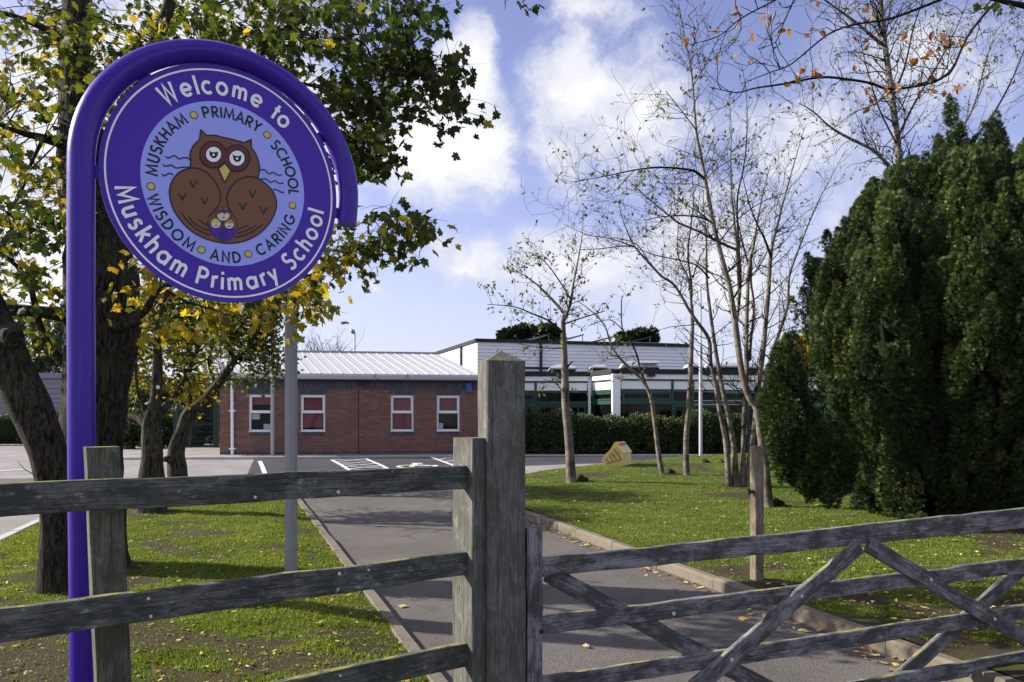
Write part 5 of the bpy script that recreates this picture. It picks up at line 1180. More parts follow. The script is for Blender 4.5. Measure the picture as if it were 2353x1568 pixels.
t1_ = limb(fb, 'trunk', [(409, 1130, 62), (409, 1095, 46), (404, 1040, 38), (420, 990, 31), (433, 951, 27), (467, 922, 23), (497, 887, 19), (520, 855, 17), (538, 826, 15), (528, 806, 12), (535, 781, 9), (560, 740, 6), (590, 690, 4)], 13.9, 13.6, BP, 14, 5, .2, zg(13.9))
t2_ = limb(fb, 'branch', [(436, 945, 15), (433, 898, 12), (424, 857, 9), (400, 800, 7), (395, 740, 4)], 13.8, 14, BP, 8); t3_ = limb(fb, 'branch', [(538, 826, 10), (575, 800, 8), (610, 770, 5), (635, 730, 3)], 13.7, 13.3, BP, 7); t4_ = limb(fb, 'branch', [(497, 887, 8), (480, 830, 7), (500, 770, 5), (520, 710, 3)], 13.8, 14.4, BP, 7)
limb(fb, 'root_stub', [(404, 1060, 26), (385, 1055, 18), (376, 1058, 9)], 13.8, 13.6, BP, 7)
mb = MB(); mb.prism(ring_pts(at(428, 880, 13.7), .026, 12, (0, -1, 0)), (0, -.006, 0)); mb.build('tree_tag', M['paper'], fb)
pxcl(fb, [(560, 738, 80, 72, 13.0, 14.8, 130, .40), (600, 700, 55, 55, 12.6, 14.2, 60, .36), (480, 760, 70, 70, 13, 15, 76, .52), (612, 815, 40, 45, 13.6, 14.6, 34, .36), (570, 872, 45, 16, 14.2, 15, 9, .42), (605, 845, 36, 26, 14.0, 14.8, 12, .40), (470, 845, 45, 36, 14.4, 15.4, 16, .55), (455, 900, 40, 16, 14.4, 15, 10, .78), (510, 690, 70, 40, 13, 15, 26, .42)], T_MAPLE, M['leaf_field'], .06, .085, 15, np.concatenate([t1_[45:], t2_, t3_, t4_]), sig=.2)

# ---- young cherries and birches on the right lawn
CB = M['bark_cherry']
def young(name, base, stems, label, leaves, lsize=.06, tw=(8, (.25, .7), 2), tlo=0, thi=.9, mat='leaf_cherry', bark=None, k=9, nsingle=60, f0=.3, dirtcol=None):
    root = empty(name, base, label, 'tree'); tips = []; mb = MB()
    for i, (pts, Y0, Y1, cnt) in enumerate(stems):
        S = limb(root, 'trunk' if i == 0 else 'branch', pts, Y0, Y1, (bark or CB) if pts[0][2] > 6.9 else M['twig'], k if pts[0][2] > 6 else 6, 4, .06, base.z if i == 0 else None)  # thin limbs take near-black bark: their silhouette against the sky, put into the colour
        twig_along(mb, S, int(cnt * 1.15), tw[1], tw[2], tips, f0 if i == 0 else .1, kids=2)
    o = mb.build('twigs', M['twig'], root); o['kind'] = 'stuff'
    tree_leaves(root, tips, int(leaves * 1.05), lsize * 1.05, T_OVAL, M[mat], tlo, thi, nsingle)
    return root
b1 = lp(1313, 1108); Y = b1.y
young('cherry_tree', b1, [([(1313, 1112, 30), (1312, 1085, 23), (1306, 1000, 20), (1300, 930, 19), (1298, 860, 17), (1296, 800, 14), (1294, 740, 11), (1300, 715, 9)], Y, Y, 3),
    ([(1294, 742, 8), (1310, 700, 7), (1318, 650, 5), (1328, 600, 3.5), (1338, 540, 2), (1340, 500, 1.2)], Y, Y - .4, 20), ([(1296, 720, 7), (1270, 690, 6), (1240, 660, 4.5), (1215, 640, 3), (1185, 622, 2)], Y, Y + .3, 22),
    ([(1296, 770, 6), (1265, 740, 4.5), (1225, 722, 3.5), (1180, 705, 2.5), (1120, 700, 1.5)], Y, Y - .5, 22), ([(1312, 690, 4), (1285, 645, 3), (1250, 600, 2.2), (1215, 580, 1.5)], Y, Y + .4, 16), ([(1296, 745, 4), (1340, 730, 3), (1390, 715, 2)], Y, Y + .4, 6),
    ([(1300, 850, 6), (1311, 835, 3.5), (1318, 831, 2.5)], Y, Y - .1, 0), ([(1298, 905, 3), (1275, 880, 2), (1250, 872, 1.2)], Y, Y - .3, 3), ([(1300, 800, 3), (1250, 800, 2), (1190, 790, 1.2)], Y, Y - .5, 8)],
    'young cherry with one straight grey trunk, nearest the gatepost on the right lawn', 760, .075, (8, (.25, .6), 1), .0, .7)
b2 = lp(1523, 1090); Y = b2.y
young('cherry_sapling', b2, [([(1524, 1092, 14), (1513, 1040, 11), (1503, 960, 10), (1493, 905, 9), (1470, 868, 7), (1430, 830, 6), (1405, 795, 4.5), (1390, 750, 3.5), (1362, 718, 2.5), (1325, 690, 1.5)], Y, Y, 16),
    ([(1493, 905, 6), (1475, 860, 5), (1463, 815, 4.5), (1445, 775, 3.5), (1430, 755, 3), (1428, 700, 2.5), (1430, 680, 2)], Y, Y + .3, 8), ([(1432, 760, 2.5), (1400, 735, 2), (1350, 750, 1.2)], Y, Y, 5), ([(1465, 820, 2), (1430, 822, 1.5), (1380, 830, 1)], Y, Y - .3, 6), ([(1470, 868, 2), (1440, 850, 1.5), (1400, 858, 1)], Y, Y - .2, 4)],
    'thin leaning cherry sapling forking left over the yellow grit bin', 170, .075, (8, (.2, .5), 1), .1, .8, nsingle=40, f0=.55)
b3 = lp(1579, 1092); Y = b3.y
young('birch_tree', b3, [([(1579, 1094, 18), (1577, 1060, 14), (1577, 997, 13), (1584, 920, 12), (1588, 819, 11), (1591, 735, 9), (1588, 690, 6), (1581, 640, 5), (1562, 600, 4), (1556, 568, 3), (1560, 512, 2)], Y, Y, 14),
    ([(1588, 690, 5), (1590, 664, 4.5), (1581, 586, 4), (1588, 517, 3), (1594, 455, 2), (1590, 400, 1.2)], Y, Y + .5, 18), ([(1591, 640, 3), (1605, 600, 2.5), (1625, 560, 1.5)], Y, Y - .3, 5)],
    'slim upright birch stem left of the flagpole', 160, .06, (10, (.3, .8), 2), .1, .8, nsingle=30, f0=.6)
b4 = lp(1692, 1118); Y = b4.y
young('birch_clump', b4, [([(1692, 1122, 24), (1690, 1080, 16), (1684, 1010, 13), (1672, 946, 11), (1659, 888, 10), (1649, 832, 9), (1641, 781, 8.5), (1630, 700, 7), (1624, 640, 6), (1623, 543, 4), (1618, 492, 3), (1616, 440, 1.5)], Y, Y, 20),
    ([(1676, 1120, 20), (1674, 1090, 14), (1667, 1010, 12), (1654, 946, 10), (1644, 882, 9), (1633, 832, 9), (1629, 780, 8.5), (1599, 736, 8), (1581, 708, 7), (1562, 674, 6), (1546, 652, 5.5), (1518, 633, 5), (1487, 599, 4.5), (1459, 568, 4), (1443, 536, 3), (1431, 505, 2.5), (1418, 455, 1.5)], Y, Y - .6, 30),
    ([(1707, 1120, 18), (1708, 1060, 12), (1710, 959, 11), (1714, 880, 11), (1716, 836, 10.5), (1715, 781, 10), (1717, 700, 9), (1721, 618, 8), (1734, 555, 5), (1740, 511, 4), (1753, 446, 3), (1770, 380, 1.5)], Y, Y + .4, 26), ([(1722, 615, 5), (1712, 580, 4), (1703, 543, 3.5), (1690, 480, 2), (1685, 420, 1.2)], Y + .3, Y + .6, 10), ([(1722, 830, 7), (1727, 768, 6), (1733, 705, 5), (1726, 649, 4.5), (1728, 600, 3)], Y + .2, Y + .3, 8),
    ([(1720, 1122, 22), (1722, 1080, 16), (1728, 1022, 14), (1736, 960, 14), (1742, 890, 13), (1752, 819, 12), (1758, 756, 11), (1765, 680, 10), (1770, 602, 9), (1776, 556, 8), (1786, 520, 6), (1799, 467, 4.5), (1832, 350, 2.5), (1850, 290, 1.2)], Y, Y + .2, 40), ([(1772, 590, 6), (1755, 545, 5), (1742, 520, 4), (1722, 470, 3), (1705, 400, 1.5)], Y, Y - .4, 14),
    ([(1735, 1060, 12), (1740, 1000, 9), (1752, 908, 9), (1776, 806, 8), (1791, 763, 7.5), (1809, 705, 7), (1813, 639, 6), (1829, 589, 5), (1855, 522, 4), (1882, 460, 3), (1908, 410, 1.8), (1940, 350, 1)], Y + .1, Y + .6, 30),
    ([(1459, 568, 3), (1430, 566, 2.5), (1380, 572, 2), (1330, 574, 1.2)], Y - .5, Y - .8, 10), ([(1459, 568, 3), (1400, 548, 2.3), (1350, 540, 1.6), (1295, 515, 1)], Y - .5, Y - .2, 12), ([(1518, 633, 3.5), (1490, 600, 0.9 * 3), (1460, 560, 2.2), (1400, 545, 1.4)], Y - .4, Y, 6), ([(1630, 640, 4), (1600, 610, 3.4), (1560, 598, 2.8), (1500, 585, 2.2), (1440, 560, 1.4)], Y, Y - .5, 14)],
    'multi-stemmed birch clump with bare spreading branches beside the conifer', 780, .062, (10, (.35, 1.1), 2), .1, .85, nsingle=120, f0=.5)
b5 = lp(1764, 1164); Y = b5.y
young('cherry_tree', b5, [([(1766, 1166, 30), (1763, 1130, 23), (1757, 1060, 19), (1749, 1010, 17), (1739, 940, 16), (1724, 918, 15), (1710, 880, 14), (1699, 819, 14), (1691, 756, 13.5), (1682, 690, 12), (1674, 649, 11.5), (1649, 555, 10), (1637, 502, 9), (1621, 414, 8), (1612, 365, 7), (1600, 300, 5.5), (1589, 167, 4), (1573, 83, 3), (1560, 10, 1.5)], Y, Y - .3, 44),
    ([(1620, 412, 6.5), (1600, 396, 6), (1580, 390, 5.2), (1518, 385, 4.4), (1459, 391, 3.4), (1393, 405, 2.2), (1318, 418, 1.2)], Y - .2, Y - 1.0, 30), ([(1692, 574, 7), (1652, 557, 6.3), (1612, 535, 5.6), (1562, 514, 4.8), (1543, 500, 4.2), (1518, 480, 3.4), (1474, 443, 2.4), (1445, 415, 1.4)], Y, Y - .7, 24), ([(1636, 512, 4), (1609, 500, 3.5), (1568, 496, 3), (1518, 499, 2.3), (1478, 507, 1.4)], Y - .2, Y - .6, 12),
    ([(1691, 745, 8), (1698, 690, 7), (1694, 586, 6.4), (1687, 508, 5.5), (1681, 446, 4.5), (1679, 368, 3.5), (1680, 300, 2.4), (1676, 220, 1.3)], Y, Y + .4, 26), ([(1698, 700, 6), (1702, 640, 5.5), (1697, 560, 5), (1694, 461, 4), (1706, 399, 3.4), (1715, 333, 2.6), (1716, 233, 1.6), (1705, 150, 1)], Y, Y + .2, 24), ([(1600, 300, 3), (1570, 260, 2.3), (1530, 210, 1.5)], Y - .3, Y - .6, 8), ([(1592, 200, 2.4), (1620, 150, 2), (1650, 90, 1.2)], Y - .3, Y, 8), ([(1459, 391, 2), (1430, 420, 1.6), (1400, 455, 1)], Y - .9, Y - 1, 6), ([(1650, 560, 3.2), (1700, 500, 2.6), (1760, 460, 1.8), (1820, 440, 1)], Y, Y - .3, 12)],
    'tall curving cherry with dark limbs arching left, nearest tree on the right lawn', 820, .065, (10, (.3, 1.0), 2), .1, .85, nsingle=150, f0=.45)
b6 = Vector((at(2080, 1100, 12.4).x, 12.4, zg(12.4) + .2))
young('birch_tree', b6, [([(2120, 1190, 26), (2105, 800, 22), (2085, 520, 19), (2069, 400, 17), (2059, 300, 15), (2042, 167, 13), (2029, 67, 11), (2022, -20, 9)], 12.4, 12.2, 40), ([(2031, 105, 8), (2000, 80, 7), (1968, 53, 6), (1930, 25, 5), (1895, 0, 4), (1860, -30, 3)], 12.2, 11.6, 14),
    ([(2060, 400, 9), (2030, 368, 8), (2002, 343, 7), (1942, 313, 6), (1905, 290, 4.5), (1869, 257, 3), (1835, 237, 1.6)], 12.3, 11.6, 18), ([(2050, 230, 5), (2080, 150, 4), (2100, 60, 3), (2130, -20, 2)], 12.2, 12.5, 20), ([(2062, 320, 6), (2100, 240, 4.5), (2160, 140, 3.2), (2200, 60, 2), (2225, 0, 1.2)], 12.2, 12.6, 24), ([(2085, 520, 8), (2160, 380, 6.5), (2230, 260, 5), (2260, 160, 3.5), (2290, 60, 2)], 12.4, 13, 30), ([(2230, 330, 5), (2290, 250, 4), (2340, 150, 2.5), (2370, 60, 1.5)], 12.8, 13.2, 24), ([(2048, 210, 4), (2010, 240, 3), (1960, 260, 2), (1910, 300, 1.2)], 12.2, 11.8, 12), ([(2060, 330, 4.5), (2020, 250, 3.5), (1990, 150, 2.4), (1975, 80, 1.4)], 12.2, 12.4, 16)],
    'silver birch rising behind the big conifer at upper right', 2000, .05, (10, (.35, 1.0), 2), .15, .8, bark=M['bark_birch'], nsingle=80, f0=.35)
# near branches with orange leaves reaching in from the right
ob = empty('overhanging_branch', at(2480, 150, 5.2), 'dark arching branches with orange leaves reaching in from the right edge', 'branch'); tips = []; mb = MB()
OBR = [([(2310, -10, 6), (2272, 22, 5.6), (2222, 87, 5.4), (2185, 162, 5.4), (2135, 192, 5.4), (2045, 205, 5.6), (2002, 192, 5.8), (1949, 183, 5.8), (1885, 178, 5.4), (1802, 193, 4.6), (1735, 203, 3.6), (1692, 213, 2.6), (1629, 200, 1.4)], 5.4, 5.2, 14), ([(2210, -20, 7), (2110, 20, 6), (2040, 45, 5), (1968, 56, 4.5), (1902, 80, 4), (1819, 147, 3.2), (1769, 167, 2.4), (1702, 193, 1.4)], 5.2, 5.0, 14),
       ([(1850, -40, 4), (1825, 0, 3.5), (1802, 50, 3), (1782, 97, 2.2), (1742, 112, 1.2)], 5, 4.9, 6), ([(1850, -40, 4.4), (1782, 0, 3.6), (1702, 43, 3), (1652, 83, 2.4), (1585, 103, 1.3)], 5, 4.9, 10), ([(2480, 60, 20), (2400, 30, 14), (2353, 14, 13), (2302, 3, 11), (2220, -20, 8)], 4.6, 4.6, 2),
       ([(2300, 0, 5), (2272, 20, 4), (2222, 87, 3.3), (2185, 167, 2.8), (2135, 187, 2.2), (2060, 200, 1.4)], 4.7, 5, 12), ([(2045, 207, 3), (2080, 260, 2.4), (2060, 330, 1.4)], 5.3, 5.3, 4), ([(2185, 167, 2), (2140, 120, 1.6), (2100, 80, 1)], 4.9, 5, 5)]
for (pts, a, b, c) in OBR: S = limb(ob, 'branch', pts, a, b, M['twig'], 7); twig_along(mb, S, c, (.12, .4), 1, tips, .1, kids=2)
o = mb.build('twigs', M['twig'], ob); o['kind'] = 'stuff'
spots = [(1720, 70), (1680, 50), (1585, 95), (1610, 80), (1640, 70), (1648, 130), (1700, 30), (1760, 25), (1770, 45), (1775, 60), (1815, 70), (1840, 175), (1860, 172), (1882, 168), (1836, 185), (1870, 185), (1990, 205), (2000, 225), (2045, 200), (2060, 195), (2040, 205), (2100, 130), (2120, 125), (2110, 140), (2125, 190), (2140, 185), (2150, 195), (2215, 200), (2225, 205), (2200, 195), (2195, 95), (2215, 100), (2170, 110), (2150, 75), (2090, 80), (1965, 90), (1985, 100), (1970, 130), (2005, 20), (2010, 50), (1880, 65), (1850, 70), (2180, 210), (1695, 130), (1715, 140), (1870, 10), (1700, 8), (1990, 245), (2230, 115)]
lp_, tt = [], []
for (x, y) in spots:
    for _ in range(2): lp_.append(tuple(at(x + random.gauss(0, 7), y + random.gauss(0, 6), random.uniform(4.9, 5.3)))); tt.append(random.random())
n = len(lp_); leaf_parts(ob, (T_OVAL[0] * np.array([1, 1.35, 2.6]), T_OVAL[1]), np.array(lp_), hang_frames(n, .8), .040 + .030 * rng.random(n), np.array(tt), M['leaf_orange'], 200)
q = [(2290, 8), (2270, 14), (2250, 10), (2320, 12), (2300, 20)]; leaf_parts(ob, T_MAPLE, np.array([tuple(at(x, y, 4.5)) for x, y in q]), hang_frames(5, .8), np.full(5, .06), np.full(5, .35), M['leaf_maple'], 6, 'leaf')

# ---- big conifer: upright plumes packed with small sprays
cf = empty('conifer', Vector((6.0, 10.3, zg(10.3) + .1)), 'huge dense dark green conifer with pointed plumes at the right edge', 'conifer')
ENV = [  # axis px, Y, [(py, radius px)], plumes
    (2185, 10.5, [(234, 6), (300, 20), (364, 45), (393, 108), (426, 186), (470, 222), (511, 256), (590, 302), (669, 334), (782, 340), (861, 318), (951, 272), (1050, 250), (1132, 205), (1188, 168), (1225, 110), (1250, 40)], 1350),
    (2283, 10.2, [(262, 6), (330, 26), (400, 48), (470, 80), (560, 110)], 90), (2345, 10.3, [(330, 8), (400, 40), (500, 80), (600, 110)], 60), (2150, 10.0, [(365, 8), (410, 34), (480, 60), (560, 80)], 50),
    (1803, 9.5, [(784, 6), (810, 22), (860, 40), (930, 46), (990, 46), (1030, 38), (1060, 22), (1070, 8)], 120), (1858, 9.5, [(940, 8), (980, 36), (1030, 48), (1075, 40), (1105, 22), (1112, 5)], 80), (1918, 9.4, [(980, 14), (1040, 40), (1090, 40), (1120, 24), (1128, 5)], 60), (2120, 8.7, [(1190, 30), (1240, 30), (1290, 8)], 18)]
def plume(x0, y0, z0, a, h, n, tone, lean, P_, X_, Z_, T_):
    u = rng.random(n) * 2 - 1; th = rng.random(n) * 2 * math.pi; prof = np.sqrt(np.maximum(0, 1 - u * u)) * np.where(u > 0, 1 - .55 * u, 1) * (1 + .12 * rng.normal(size=n))
    P_.append(np.stack([x0 + a * prof * np.cos(th) + lean[0] * h * (u + 1), y0 + a * prof * np.sin(th) + lean[1] * h * (u + 1), z0 + h * u], 1)); out = np.stack([np.cos(th), np.sin(th), u * .2], 1)
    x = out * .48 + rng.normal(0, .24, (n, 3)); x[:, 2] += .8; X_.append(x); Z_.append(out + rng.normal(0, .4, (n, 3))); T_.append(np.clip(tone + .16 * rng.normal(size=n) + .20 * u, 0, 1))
sp_, sx, sz_, st = [], [], [], []; core = MB()
for (ax, Y, prof_, cnt) in ENV:
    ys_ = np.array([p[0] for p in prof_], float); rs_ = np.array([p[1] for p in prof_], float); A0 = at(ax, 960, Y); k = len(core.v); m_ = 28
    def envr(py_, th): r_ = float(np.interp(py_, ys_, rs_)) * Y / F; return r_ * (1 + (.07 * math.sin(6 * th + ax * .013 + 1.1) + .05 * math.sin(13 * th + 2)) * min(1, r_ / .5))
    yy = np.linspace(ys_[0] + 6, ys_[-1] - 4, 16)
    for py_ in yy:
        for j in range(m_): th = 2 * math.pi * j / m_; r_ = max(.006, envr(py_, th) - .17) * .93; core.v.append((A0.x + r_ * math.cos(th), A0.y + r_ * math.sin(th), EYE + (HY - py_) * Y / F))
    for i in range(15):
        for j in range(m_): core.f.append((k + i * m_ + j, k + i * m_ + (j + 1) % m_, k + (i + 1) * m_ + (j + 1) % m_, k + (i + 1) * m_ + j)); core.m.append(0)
    wts = rs_ + 12; cw = np.concatenate([[0], np.cumsum((wts[1:] + wts[:-1]) / 2 * np.diff(ys_))]); 
    for _ in range(cnt):
        py_ = float(np.interp(random.random() * cw[-1], cw, ys_)); th = random.uniform(math.pi * .93, math.pi * 2.07); r_ = envr(py_, th); z = EYE + (HY - py_) * Y / F
        a = random.uniform(.055, .105) * (1 if r_ > .25 else .7); h = a * random.uniform(2.0, 3.6); rr = max(0, r_ - a * (.8 if random.random() < .85 else random.uniform(-.5, .4)))
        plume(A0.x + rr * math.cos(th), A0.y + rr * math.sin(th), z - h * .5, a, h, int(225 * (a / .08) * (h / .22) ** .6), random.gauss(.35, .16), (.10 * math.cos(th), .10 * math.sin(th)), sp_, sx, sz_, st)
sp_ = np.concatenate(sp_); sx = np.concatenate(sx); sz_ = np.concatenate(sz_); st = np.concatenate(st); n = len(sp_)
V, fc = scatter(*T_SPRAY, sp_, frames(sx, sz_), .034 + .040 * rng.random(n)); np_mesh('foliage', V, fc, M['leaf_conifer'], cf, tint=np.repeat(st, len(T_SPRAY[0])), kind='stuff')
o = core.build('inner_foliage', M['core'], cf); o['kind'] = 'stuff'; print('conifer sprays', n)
mb = MB(); mb.tube([(6.0, 10.3, .0), (6.0, 10.3, 1.2), (6.1, 10.4, 3.5)], [.16, .14, .05], 10, wob=.1); mb.build('trunk', M['bark_maple'], cf, smooth=True)
# ---- hedges and background trees
def bushy(root, boxes, count, size, T, mat, tlo, thi, core=True, lump=.12, tf=None, pw=.62):
    """foliage over the surface of lumpy ellipsoids (x, y, z, rx, ry, rz)"""
    P_, X_, Z_, TT = [], [], [], []; tot = sum(b[3] * b[5] + b[4] * b[5] for b in boxes); cm = MB()
    for (x, y, z, rx, ry, rz) in boxes:
        n = int(count * (rx * rz + ry * rz) / tot) + 4; d = rand_dirs(n); d = np.sign(d) * np.abs(d) ** pw
        l = np.array([1 + lump * mn.noise(Vector(((x + q[0] * rx) * 2.2, (y + q[1] * ry) * 2.2, (z + q[2] * rz) * 2.2))) * 2 for q in d]) * (.86 + .18 * rng.random(n))
        P_.append(np.array([x, y, z]) + d * l[:, None] * np.array([rx, ry, rz])); X_.append(d + rng.normal(0, .5, (n, 3)) + np.array([0, 0, .25])); Z_.append(d + rng.normal(0, .6, (n, 3)))
        TT.append(np.clip(tlo + (thi - tlo) * (.5 + .8 * (l - 1) + .25 * rng.normal(size=n)), 0, 1))
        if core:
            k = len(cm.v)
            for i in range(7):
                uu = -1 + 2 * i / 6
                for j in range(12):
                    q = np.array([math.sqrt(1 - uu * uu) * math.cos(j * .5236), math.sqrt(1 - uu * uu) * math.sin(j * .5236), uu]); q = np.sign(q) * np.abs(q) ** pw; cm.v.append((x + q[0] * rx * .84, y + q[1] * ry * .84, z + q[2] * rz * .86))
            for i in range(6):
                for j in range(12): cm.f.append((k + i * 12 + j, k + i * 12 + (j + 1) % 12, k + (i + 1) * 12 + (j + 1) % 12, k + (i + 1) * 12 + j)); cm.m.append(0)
    P_ = np.concatenate(P_); X_ = np.concatenate(X_); Z_ = np.concatenate(Z_); TT = np.concatenate(TT); n = len(P_)
    if tf is not None: TT = np.clip(TT + tf(P_), 0, 1)
    V, fc = scatter(*T, P_, frames(X_, Z_), size * (.7 + .6 * rng.random(n))); np_mesh('foliage', V, fc, mat, root, tint=np.repeat(TT, len(T[0])), kind='stuff')
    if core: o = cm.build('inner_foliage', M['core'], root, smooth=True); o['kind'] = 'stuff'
def hedge(x0, x1, y0, y1, zb, h, label, count, lumps, seed, tf=None, tops=None):
    r = empty('hedge', Vector(((x0 + x1) / 2, y0, zb)), label, 'hedge'); bx = []
    for i in range(lumps):
        f = (i + .5) / lumps; hh = h * (1 + .07 * math.sin(i * 2.1 + seed)); bx.append((x0 + (x1 - x0) * f, y0 + (y1 - y0) * f, zb + hh / 2, (x1 - x0) / lumps * .72, .48, hh / 2))
    bushy(r, bx, count, .075, T_QUAD, M['leaf_hedge'], .05, .75, tf=tf); return r
hedge(-.3, 2.05, 25.7, 25.5, .42, 1.42, 'taller green hedge between gatepost and cherry trunk', 9000, 4, 0)
hedge(2.2, 6.0, 25.5, 25.6, .42, 1.22, 'clipped hedge with a reddish brown patch behind the grit bin', 12000, 6, 1, tf=lambda P: .55 * np.exp(-((P[:, 0] - 4.9) / .55) ** 2 - ((P[:, 2] - 1.35) / .4) ** 2))
hedge(6.1, 8.0, 25.6, 25.9, .42, 1.35, 'loose dark shrubs under the classroom windows by the flagpole', 7000, 3, 2)
hedge(-31, -14.2, 35.0, 34.0, .3, 1.65, 'long dark hedge in front of the grey boarded shed at far left', 9000, 10, 3)
def bgtree(name, blobs, label, count, size, mat, tlo=0, thi=1, trunkpx=None, T=None, lump=.3, core=True):
    bx = []
    for (px_, py_, rx, ry, Y) in blobs: p = at(px_, py_, Y); bx.append((p.x, p.y, p.z, rx * Y / F, min(rx, ry) * Y / F, ry * Y / F))
    b = bx[0]; r = empty(name, Vector((b[0], b[1], .3)), label, 'tree'); mb = MB(); mb.tube([(b[0], b[1], .2), (b[0], b[1], b[2])], [.22, .1], 8, wob=.1); mb.build('trunk', M['bark_maple'], r, smooth=True)
    bushy(r, bx, count, size, T or T_QUAD, mat, tlo, thi, core=core, lump=lump, pw=1.0); return r
bgtree('pine_tree', [(1220, 774, 56, 16, 52), (1180, 778, 34, 12, 52), (1258, 770, 28, 17, 52), (1208, 764, 26, 12, 52)], 'dark flat-topped pine showing above the hall roof, behind the cherry', 3600, .38, M['leaf_pine'])
bgtree('pine_tree', [(1482, 778, 22, 12, 54), (1450, 780, 22, 9, 54)], 'small dark pine tops showing at the right end of the solar panels', 1400, .5, M['leaf_pine'])
bgtree('autumn_tree', [(1832, 830, 26, 48, 45), (1850, 860, 30, 40, 45)], 'orange-yellow autumn tree glimpsed between the two conifer plumes', 2200, .35, M['leaf_field'], .75, .98)
bgtree('shrub_tree', [(90, 790, 70, 60, 44), (150, 820, 50, 50, 44), (20, 830, 60, 50, 44), (200, 800, 60, 70, 45)], 'pale grey-green tree behind the boarded shed at far left', 3500, .42, M['leaf_grey'], core=False)
bgtree('laurel_shrub', [(300, 985, 70, 40, 31), (390, 985, 60, 45, 31.5), (350, 930, 90, 50, 33)], 'glossy dark evergreen shrub behind the nearer left lawn tree', 5000, .16, M['leaf_hedge'], .1, .8)
bgtree('dark_shrub', [(455, 955, 60, 70, 33.5), (470, 900, 55, 40, 34)], 'dark shrub in shade behind the green mesh gate', 3000, .2, M['leaf_pine'])
bgtree('garden_tree', [(2020, 930, 150, 120, 38), (2250, 930, 180, 140, 38)], 'dense dark tree mass far behind the big conifer', 3000, .4, M['leaf_pine'])
# bare tree beyond the brick roof, with its street lamp neighbour
br = empty('bare_tree', Vector((at(740, 960, 42).x, 42, .3)), 'bare winter tree twigs showing above the pale metal roof', 'tree'); mb = MB(); tips = []
limb(br, 'trunk', [(742, 1000, 14), (742, 880, 11), (741, 840, 9), (742, 810, 6)], 42, 42, M['bark_maple'], 8)
for i in range(34): grow(mb, at(742 + random.gauss(0, 22), 822 + random.uniform(-6, 10), 42), Vector((random.gauss(0, .8), 0, 1)), random.uniform(.7, 1.5), .022, 2, tips, kids=3)
o = mb.build('twigs', M['twig'], br); o['kind'] = 'stuff'
sl = empty('street_lamp', Vector((at(813, 960, 46).x, 46, .3)), 'distant street lamp standing above the pale metal roof ridge', 'street lamp'); mb = MB(); p0 = at(815, 1000, 46); p1 = at(815, 765, 46)
mb.tube([(p0.x, 46, .3), tuple(p1)], [.075, .05], 8); mb.build('shaft', M['steel_pale'], sl, smooth=True); mb = MB(); q0, q1 = at(815, 766, 46), at(806, 758, 46); mb.tube([q0, q0.lerp(q1, .3), q1], [.05, .14, .1], 8); mb.build('lamp_head', M['steel'], sl, smooth=True)
ms = empty('lattice_mast', Vector((at(1796, 960, 70).x, 70, .3)), 'slim grey lattice mast far beyond the birch clump', 'mast'); 
for dx in (-.22, .22): p = at(1796, 690, 70); mb = MB(); mb.tube([(p.x + dx, 70, .3), (p.x + dx, 70, p.z)], .05, 6); mb.build('leg', M['steel'], ms)
for i in range(24): z = 1 + i * .5; mb = MB(); s_ = 1 if i % 2 else -1; mb.tube([(p.x - .22 * s_, 70, z), (p.x + .22 * s_, 70, z + .5)], .025, 4); mb.build('cross_bar', M['steel'], ms)
# grey boarded shed at far left
SP = Pl((-36, 38.5), (1, 0)); sh = empty('boarded_shed', SP.p(8, .3), 'long lilac-grey boarded shed beyond the car park at far left', 'shed'); sz1 = EYE + (HY - 858) * 38.5 / F; sl_ = SP.s(300)
SP.one('wall', M['dark'], sh, 0, sl_, .3, sz1, -5, -.03); SP.one('roof_edge', M['clad_grey'], sh, -.2, sl_ + .2, sz1 - .28, sz1 + .02, -.1, .12)
for j in range(13): z0 = .35 + (sz1 - .65) * j / 13; z1 = .35 + (sz1 - .65) * (j + 1) / 13; mb = MB(); mb.hexa([SP.p(a, z, o) for z, oo in ((z0 + .006, .035), (z1 - .006, .008)) for a, o in ((0, oo), (sl_, oo), (sl_, -.028), (0, -.028))]); mb.build('cladding_board', M['clad_grey'], sh)
# green mesh gate beside the brick building
MG = Pl((at(405, 960, 30.5).x, 30.5), (1, .02)); mg = empty('mesh_gate', MG.p(.8, .375), 'dark green wire mesh gate between the trees and brick building', 'gate'); ml_ = MG.s(500); mz = EYE + (HY - 908) * 30.5 / F
for a, w_ in ((0, .11), (.55, .05), (ml_ - .1, .07), (ml_, .05)): MG.one('post', M['green_dark'], mg, a - w_, a + w_, .3, mz, -.05, .05)
for z in (.42, 1.3, mz - .06): MG.one('rail', M['green_dark'], mg, 0, ml_, z, z + .05, -.02, .02)
mb = MB()
for i in range(30): a = ml_ * i / 30; mb.tube([MG.p(a, .4, .03), MG.p(a, mz - .05, .03)], .006, 4, caps=False)
for i in range(11): z = .45 + (mz - .5) * i / 11; mb.tube([MG.p(0, z, .036), MG.p(ml_, z, .036)], .006, 4, caps=False)
o = mb.build('mesh', M['green_dark'], mg); o['kind'] = 'stuff'
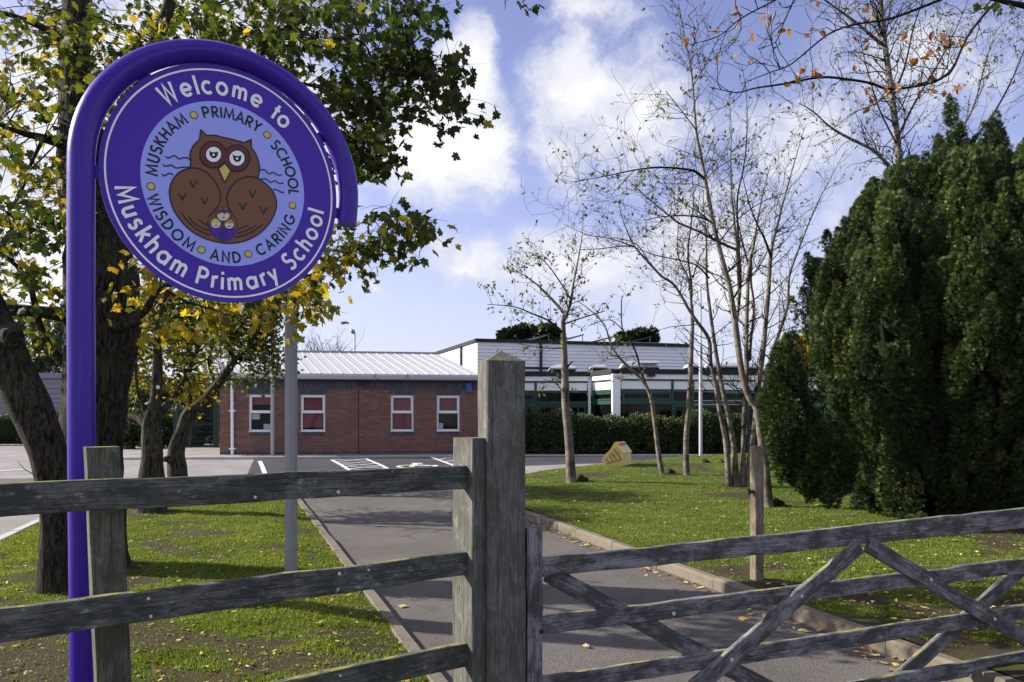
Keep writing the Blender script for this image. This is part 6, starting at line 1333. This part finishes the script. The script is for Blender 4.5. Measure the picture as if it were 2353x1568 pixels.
# small tree stumps in the grass
for (x, y, w_, nm) in ((1340, 1106, 26, 'cut root stump at the foot of the straight-trunked cherry'), (1540, 1088, 22, 'small dark stump in the grass right of the leaning sapling'), (1622, 1063, 16, 'tiny sawn stump in the grass by the flagpole'), (1785, 1162, 34, 'low dark stump at the foot of the tall curving cherry'), (1658, 1064, 14, 'tiny far stump in the grass behind the birch clump')):
    p = lp(x, y); r_ = w_ / 2 * p.y / F; mb = MB(); mb.tube([p - Vector((0, 0, .05)), p + Vector((0, 0, r_ * .45)), p + Vector((0.01, 0, r_ * .85)), p + Vector((.015, 0, r_ * .9))], [r_ * 1.15, r_, r_ * .85, r_ * .5], 11, wob=.35); o = mb.build('tree_stump', M['bark_maple'], None, smooth=True); tag(o, nm, 'stump', 'stumps on the right lawn')

# ------------------------------------------------------------------ fallen leaves
def litter(name, n, fx, label, size=(.04, .08), kind='stuff', tl=(0, 1)):
    pos = np.array([fx() for _ in range(n)]); x = rng.normal(size=(n, 3)); x[:, 2] *= .12; z = rng.normal(0, .22, (n, 3)); z[:, 2] = 1
    t = tl[0] + (tl[1] - tl[0]) * rng.random(n); s = size[0] + (size[1] - size[0]) * rng.random(n)
    V, fc = scatter(*T_OVAL, pos, frames(x, z), s); o = np_mesh(name, V, fc, M['leaf_litter'], None, tint=np.repeat(t, len(T_OVAL[0])), kind='stuff'); o['label'] = label; o['category'] = 'leaves'; return o
def f_left(): y = 3.4 * (4.2 ** random.random()); a = max(-.72 * y, along(WL0, WL1, y) + .2); b = along(KL0, KL1, y) - .1; x = random.uniform(a, b); return (x, y, zg(y) + .095)
def f_right(): y = 4.8 * (4.0 ** random.random()); a = R_left(y) + .15; b = max(a + .3, .7 * y); x = random.uniform(a, b); return (x, y, zl(x, y) + .03)
def f_kerb(): y = random.uniform(2.6, 10); x = along(KR0, KR1, y) - .1 - abs(random.gauss(0, .10)); return (x, y, zg(y) + .012)
def f_bed(): t = random.random(); return (-.4 + 9 * t, 24.9 + random.random() * .55 + .5 * t * .6, .345 + random.random() * .03)
def f_wall(): t = random.random(); return (-8.6 + 7.6 * t, 23.35 + 1.2 * t + abs(random.gauss(0, .18)), .39)
litter('leaf_litter', 1500, f_left, 'scattered small fallen leaves on the left lawn', (.02, .05)); litter('leaf_litter', 2000, f_right, 'scattered pale fallen leaves on the right lawn', (.02, .055), tl=(.2, 1)); litter('leaf_litter', 420, f_kerb, 'fallen leaves gathered along the right-hand kerb', (.03, .07)); litter('leaf_litter', 1500, f_bed, 'brown leaf litter strewn under the classroom hedges', (.05, .1), tl=(0, .6)); litter('leaf_litter', 900, f_wall, 'brown leaves blown along the foot of the brick wall', (.05, .1), tl=(0, .5))
# single maple leaves that can be picked out
big = [((1348, 1484), 'yellow maple leaf lying alone in the middle of the drive behind the gate'), ((880, 1395), 'left one of two small leaves on the drive beside the left edging'), ((918, 1390), 'right one of two small leaves on the drive beside the left edging'), ((932, 1468), 'pale leaf lying on the drive just left of the timber end post'),
       ((1700, 1418), 'pale leaf on the drive under the left gate brace, short of the kerb'), ((1880, 1455), 'yellow leaf in the gutter of the drive, first along the kerb'), ((1935, 1478), 'yellow leaf in the gutter of the drive, second along the kerb'), ((2005, 1504), 'yellow leaf in the gutter of the drive, third along the kerb')]
for i, ((x, y), wh) in enumerate(big):
    p = gp(x, y, .02); me = bpy.data.meshes.new('fallen_leaf'); me.from_pydata([tuple(v) for v in T_MAPLE[0]], [], T_MAPLE[1]); me.materials.append(M['leaf_litter']); a = me.attributes.new('tint', 'FLOAT', 'POINT'); a.data.foreach_set('value', [random.uniform(.6, 1)] * len(T_MAPLE[0]))
    o = bpy.data.objects.new('fallen_leaf', me); COL.objects.link(o); o.location = p; s = random.uniform(.05, .075); o.scale = (s, s, s); o.rotation_euler = (random.uniform(-.25, .25), random.uniform(-.25, .25), random.uniform(0, 6.28)); tag(o, wh, 'leaf', 'fallen leaves on the drive')
